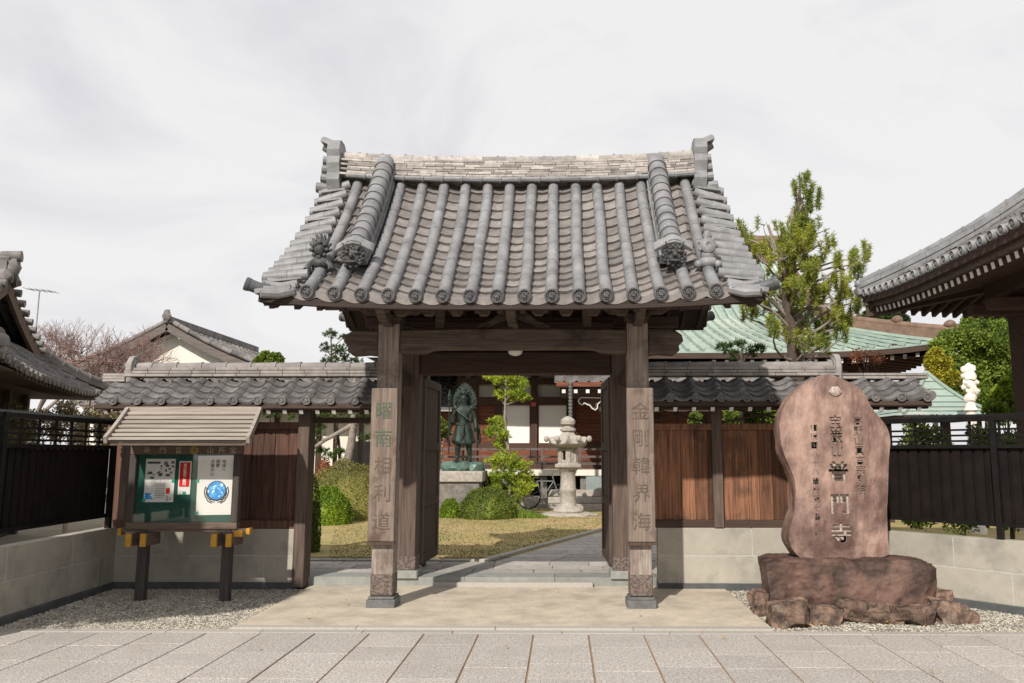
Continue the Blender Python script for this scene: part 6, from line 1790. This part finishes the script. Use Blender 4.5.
bush('azalea_bush', 312, 334, 458, 500, 21.5, 'redleaf', 'small orange-red bush peeping over the large clipped mound', 3000, seed=5, group=g_)
bush('low_shrub', 303, 318, 478, 562, 12.6, 'azalea', 'narrow dark shrub beside the wooden post of the open bay', 3500, seed=6, L=.04)
m = MB()
for _ in range(1500):
    x = random.uniform(P(512, 0, 19).x, P(548, 0, 19).x); y = random.uniform(19.1, 19.9); hh = .26 * max(.15, 1 - abs(x - P(522, 0, 19).x) / .8)
    d = Vector((random.uniform(-.4, .4), random.uniform(-.4, .4), 1)).normalized(); tri_leaf(m, Vector((x, y, .10)), d, rdir(), hh * random.uniform(.5, 1), .010)
m.build('grass_clump', MT['grass'], loc=(P(522, 0, 19).x, 19.5, .1), fixn=False, label='bright green grass tuft between the clipped azalea and the lantern', cat='grass')

# ---- garden pine with a curved limb seen through the open bay
random.seed(8)
b = P(352, 470, 21.5); t = empty('pine_tree', (b.x, 21.5, .1), 'garden pine with a pale leaning limb and pole props, seen through the open bay', 'tree')
m = MB(); m.tube([Vector((b.x - .1, 21.5, .05)), P(346, 468, 21.5), P(351, 445, 21.5), P(354, 424, 21.5), P(352, 400, 21.5), P(356, 372, 21.5)], [.13, .12, .11, .10, .07, .05], 10, up=(0, 1, 0))
m.build('trunk', MT['bark_grey'], t, smooth=True)
m = MB(); m.tube([P(354, 424, 21.5), P(340, 432, 21.4), P(325, 440, 21.3), P(308, 452, 21.2)], [.07, .06, .05, .04], 8, up=(0, 1, 0)); m.tube([P(352, 466, 21.5), P(340, 460, 21.3), P(333, 468, 21.2)], [.05, .04, .02], 6, up=(0, 1, 0)); m.build('leaning_limb', MT['bark_grey'], t, smooth=True)
m = MB()
for px, py, rr in ((318, 432, 12), (312, 418, 14), (326, 414, 13), (340, 410, 14), (356, 412, 14), (368, 420, 12), (366, 438, 9), (322, 452, 8), (334, 455, 9), (340, 452, 6), (314, 440, 10), (332, 400, 16), (360, 398, 16), (300, 410, 16), (285, 412, 14), (270, 414, 12)):
    pine_clump(m, P(px, py, 21.5 + random.uniform(-.4, .4)), rr * 21.5 / 800, 1.6, .10, .011, .6)
m.build('crown', MT['pine_dk'], t, fixn=False)
for px in (336, 361):
    a = P(px, 425, 21.9); m = MB(); m.box(a.x - .05, a.x + .05, 21.85, 21.95, .08, a.z + .1); m.build('prop_post', MT['post2'], t)

# ---- broadleaf trees
def broad_tree(name, cl, Y, base, mt, label, n=1500, L=.09, w=.03, trunk_r=.12, cat='tree', group=None, bark='bark'):
    b = P(base[0], base[1], Y); t = empty(name, (b.x, Y, 0), label, cat, group)
    m = MB(); cs = [P(c[0], c[1], Y + random.uniform(-.5, .5)) for c in cl]; top = sum(cs, Vector((0, 0, 0))) / len(cs)
    m.tube([Vector((b.x, Y, 0)), Vector((b.x, Y, 0)).lerp(top, .5), top], [trunk_r, trunk_r * .7, trunk_r * .4], 8, up=(0, 1, 0)); m.build('trunk', MT[bark], t, smooth=True)
    br = MB(); fo = MB()
    for c, q in zip(cs, cl):
        r = q[2] * Y / 800; limb(br, Vector((b.x, Y, 0)).lerp(top, .6), c, trunk_r * .35, trunk_r * .1, .1, 4, 5)
        for s_ in range(7):      # sub clumps, leaves spread through the volume
            cc = c + rdir() * r * .75; rr = r * random.uniform(.4, .75)
            for _ in range(int(n * r * 1.2)):
                d = rdir(.15); quad_leaf(fo, cc + d * rr * random.random() ** .45, (d + rdir()).normalized(), rdir(), L * random.uniform(.6, 1.2), w)
    br.build('branches', MT[bark], t, smooth=True); fo.build('crown', MT[mt], t, fixn=False); return t
random.seed(77)
g2 = 'trees beyond the fences'
broad_tree('broadleaf_tree', [(960, 350, 20), (950, 362, 14), (970, 392, 18), (995, 360, 20), (1008, 362, 18), (985, 352, 18), (968, 338, 14), (992, 322, 12), (985, 335, 18), (1005, 345, 18), (975, 370, 18), (1000, 375, 18), (955, 385, 16), (985, 395, 18), (1010, 400, 16), (1015, 322, 14), (940, 345, 10), (965, 328, 10), (1030, 360, 22), (1040, 390, 20)], 22, (985, 450), 'broad', 'large dense green broadleaf tree behind the green pyramid roof', 900, group=g2)
broad_tree('golden_shrub', [(936, 362, 10), (932, 374, 12), (942, 378, 12), (934, 388, 12), (946, 368, 8), (925, 386, 9)], 20, (935, 450), 'yellowish', 'yellow-green shrub between the side wall roof and the green pyramid roof', 1500, L=.07, w=.022, trunk_r=.05, cat='shrub')
broad_tree('dark_shrub', [(918, 392, 8), (912, 400, 8), (926, 400, 8)], 20, (918, 450), 'broad', 'small green shrub under the end of the side wall roof', 1400, L=.06, w=.02, trunk_r=.04, cat='shrub')
broad_tree('broadleaf_tree', [(872, 318, 8), (888, 315, 8), (900, 320, 6), (862, 322, 6)], 33, (880, 450), 'pine_dk', 'small dark treetop between the hall roof and the pavilion eave', 500, L=.14, w=.05, group=g2)
broad_tree('broadleaf_tree', [(1005, 400, 12), (1012, 385, 10), (998, 410, 10), (1015, 410, 10)], 13, (1005, 450), 'bush_br', 'bright low bush close behind the right fence beside the pavilion post', 1500, L=.06, w=.02, trunk_r=.04, cat='bush')
broad_tree('broadleaf_tree', [(735, 416, 9), (750, 412, 10), (765, 416, 9), (780, 414, 9), (695, 420, 6)], 14, (755, 455), 'broad', 'leafy shrub seen through the cross-braced opening of the right side wall', 1600, L=.06, w=.02, trunk_r=.04, cat='shrub')
broad_tree('broadleaf_tree', [(268, 358, 6), (276, 360, 6), (260, 362, 5), (272, 366, 6)], 24, (270, 450), 'broad', 'small green treetop above the left side wall beside the gabled house', 900, L=.08, w=.03, group=g2)
broad_tree('maple_shrub', [(862, 352, 8), (872, 356, 8), (853, 358, 6), (880, 358, 6)], 13, (865, 450), 'redleaf', 'thin reddish shrub tips above the right side wall ridge', 160, L=.035, w=.01, trunk_r=.03, cat='shrub')
broad_tree('garden_shrub', [(60, 416, 12), (35, 418, 12), (85, 416, 12), (108, 416, 12), (15, 418, 12), (128, 416, 10), (50, 436, 12), (75, 436, 12), (100, 436, 12), (25, 438, 12), (120, 436, 12)], 13, (70, 470), 'hedge_dry', 'dry olive and russet hedge showing over and through the left black fence', 620, L=.05, w=.016, trunk_r=.04, cat='shrub', bark='bark_grey')
broad_tree('garden_shrub', [(440, 425, 6), (445, 432, 5), (437, 436, 6)], 22, (440, 480), 'broad', 'small green shrub just left of the bronze statue', 900, L=.06, w=.02, trunk_r=.03, cat='shrub')

broad_tree('garden_hedge', [(905, 470, 22), (935, 480, 22), (965, 478, 22), (995, 482, 22), (1025, 480, 22), (915, 440, 16), (945, 446, 16), (978, 444, 16), (1008, 446, 16), (920, 505, 20), (955, 510, 20), (990, 512, 20), (1020, 512, 20)], 12.6, (960, 520), 'azalea', 'dark green hedge just behind the right black fence, glimpsed through its slots', 600, L=.06, w=.02, trunk_r=.04, cat='hedge')

# ---- unseen tree left of the view, added to shade the left wall and gravel
broad_tree_loc = (-6.3, 4.6)
t = empty('unseen_shade_tree', (-6.6, 4.3, 0), 'unseen evergreen tree added beside the left end of the paving to shade the left wall', 'tree')
m = MB(); m.tube([(-6.6, 4.3, 0), (-6.5, 4.4, 1.2), (-6.2, 4.6, 2.6), (-6.0, 4.8, 3.3)], [.13, .11, .08, .05], 8, up=(0, 1, 0)); m.build('trunk', MT['bark'], t, smooth=True)
m = MB()
for c, r in (((-6.1, 4.7, 3.2), .8), ((-5.55, 4.9, 3.0), .55), ((-6.7, 4.6, 3.1), .55), ((-5.2, 4.7, 3.3), .5), ((-6.1, 4.7, 3.8), .55)):
    for _ in range(2600):
        d = rdir(.1); quad_leaf(m, Vector(c) + d * r * random.random() ** .45, (d + rdir()).normalized(), rdir(), .11, .04)
m.build('crown', MT['broad'], t, fixn=False)

# ---- bare tree at the left
random.seed(15)
YB_ = 21.0; b = P(88, 455, YB_); t = empty('bare_tree', (b.x, YB_, 0), 'leafless plum tree with a dense crown of fine reddish twigs, left background', 'tree')
bt = MB(); tw = MB()
def grow(p, d, L, r, lev):
    q = p + d * L; mid = p.lerp(q, .5) + rdir() * L * .08
    (bt if lev < 3 else tw).tube([p, mid, q], [r, r * .85, r * .7], 5 if lev < 3 else 3, caps=False, up=(.3, .9, .2))
    if lev >= 7: return
    k = 3 if lev in (0, 1, 2, 3, 5) else 2
    for i in range(k):
        nd = (d + rdir(.05) * random.uniform(.5, .85)).normalized()
        if nd.z < -.1: nd.z *= .2; nd.normalize()
        grow(q if i else mid.lerp(q, .8), nd, L * random.uniform(.68, .86), r * .62, lev + 1)
for dx, hz_ in ((-.15, 2.7), (-.9, 2.5), (.35, 2.4)):
    base = Vector((b.x + dx * 1.7, YB_ + random.uniform(-.3, .3), 0))
    bt.tube([base, base + Vector((.05, 0, hz_ * .5)), base + Vector((0, 0, hz_))], [.11, .09, .08], 7)
    for k in range(3): grow(base + Vector((0, 0, hz_)), (Vector((random.uniform(-.8, .8), random.uniform(-.5, .5), .8))).normalized(), .74, .06, 1)
bt.build('trunk', MT['bark_grey'], t, fixn=False); tw.build('twigs', MT['twig'], t, fixn=False)
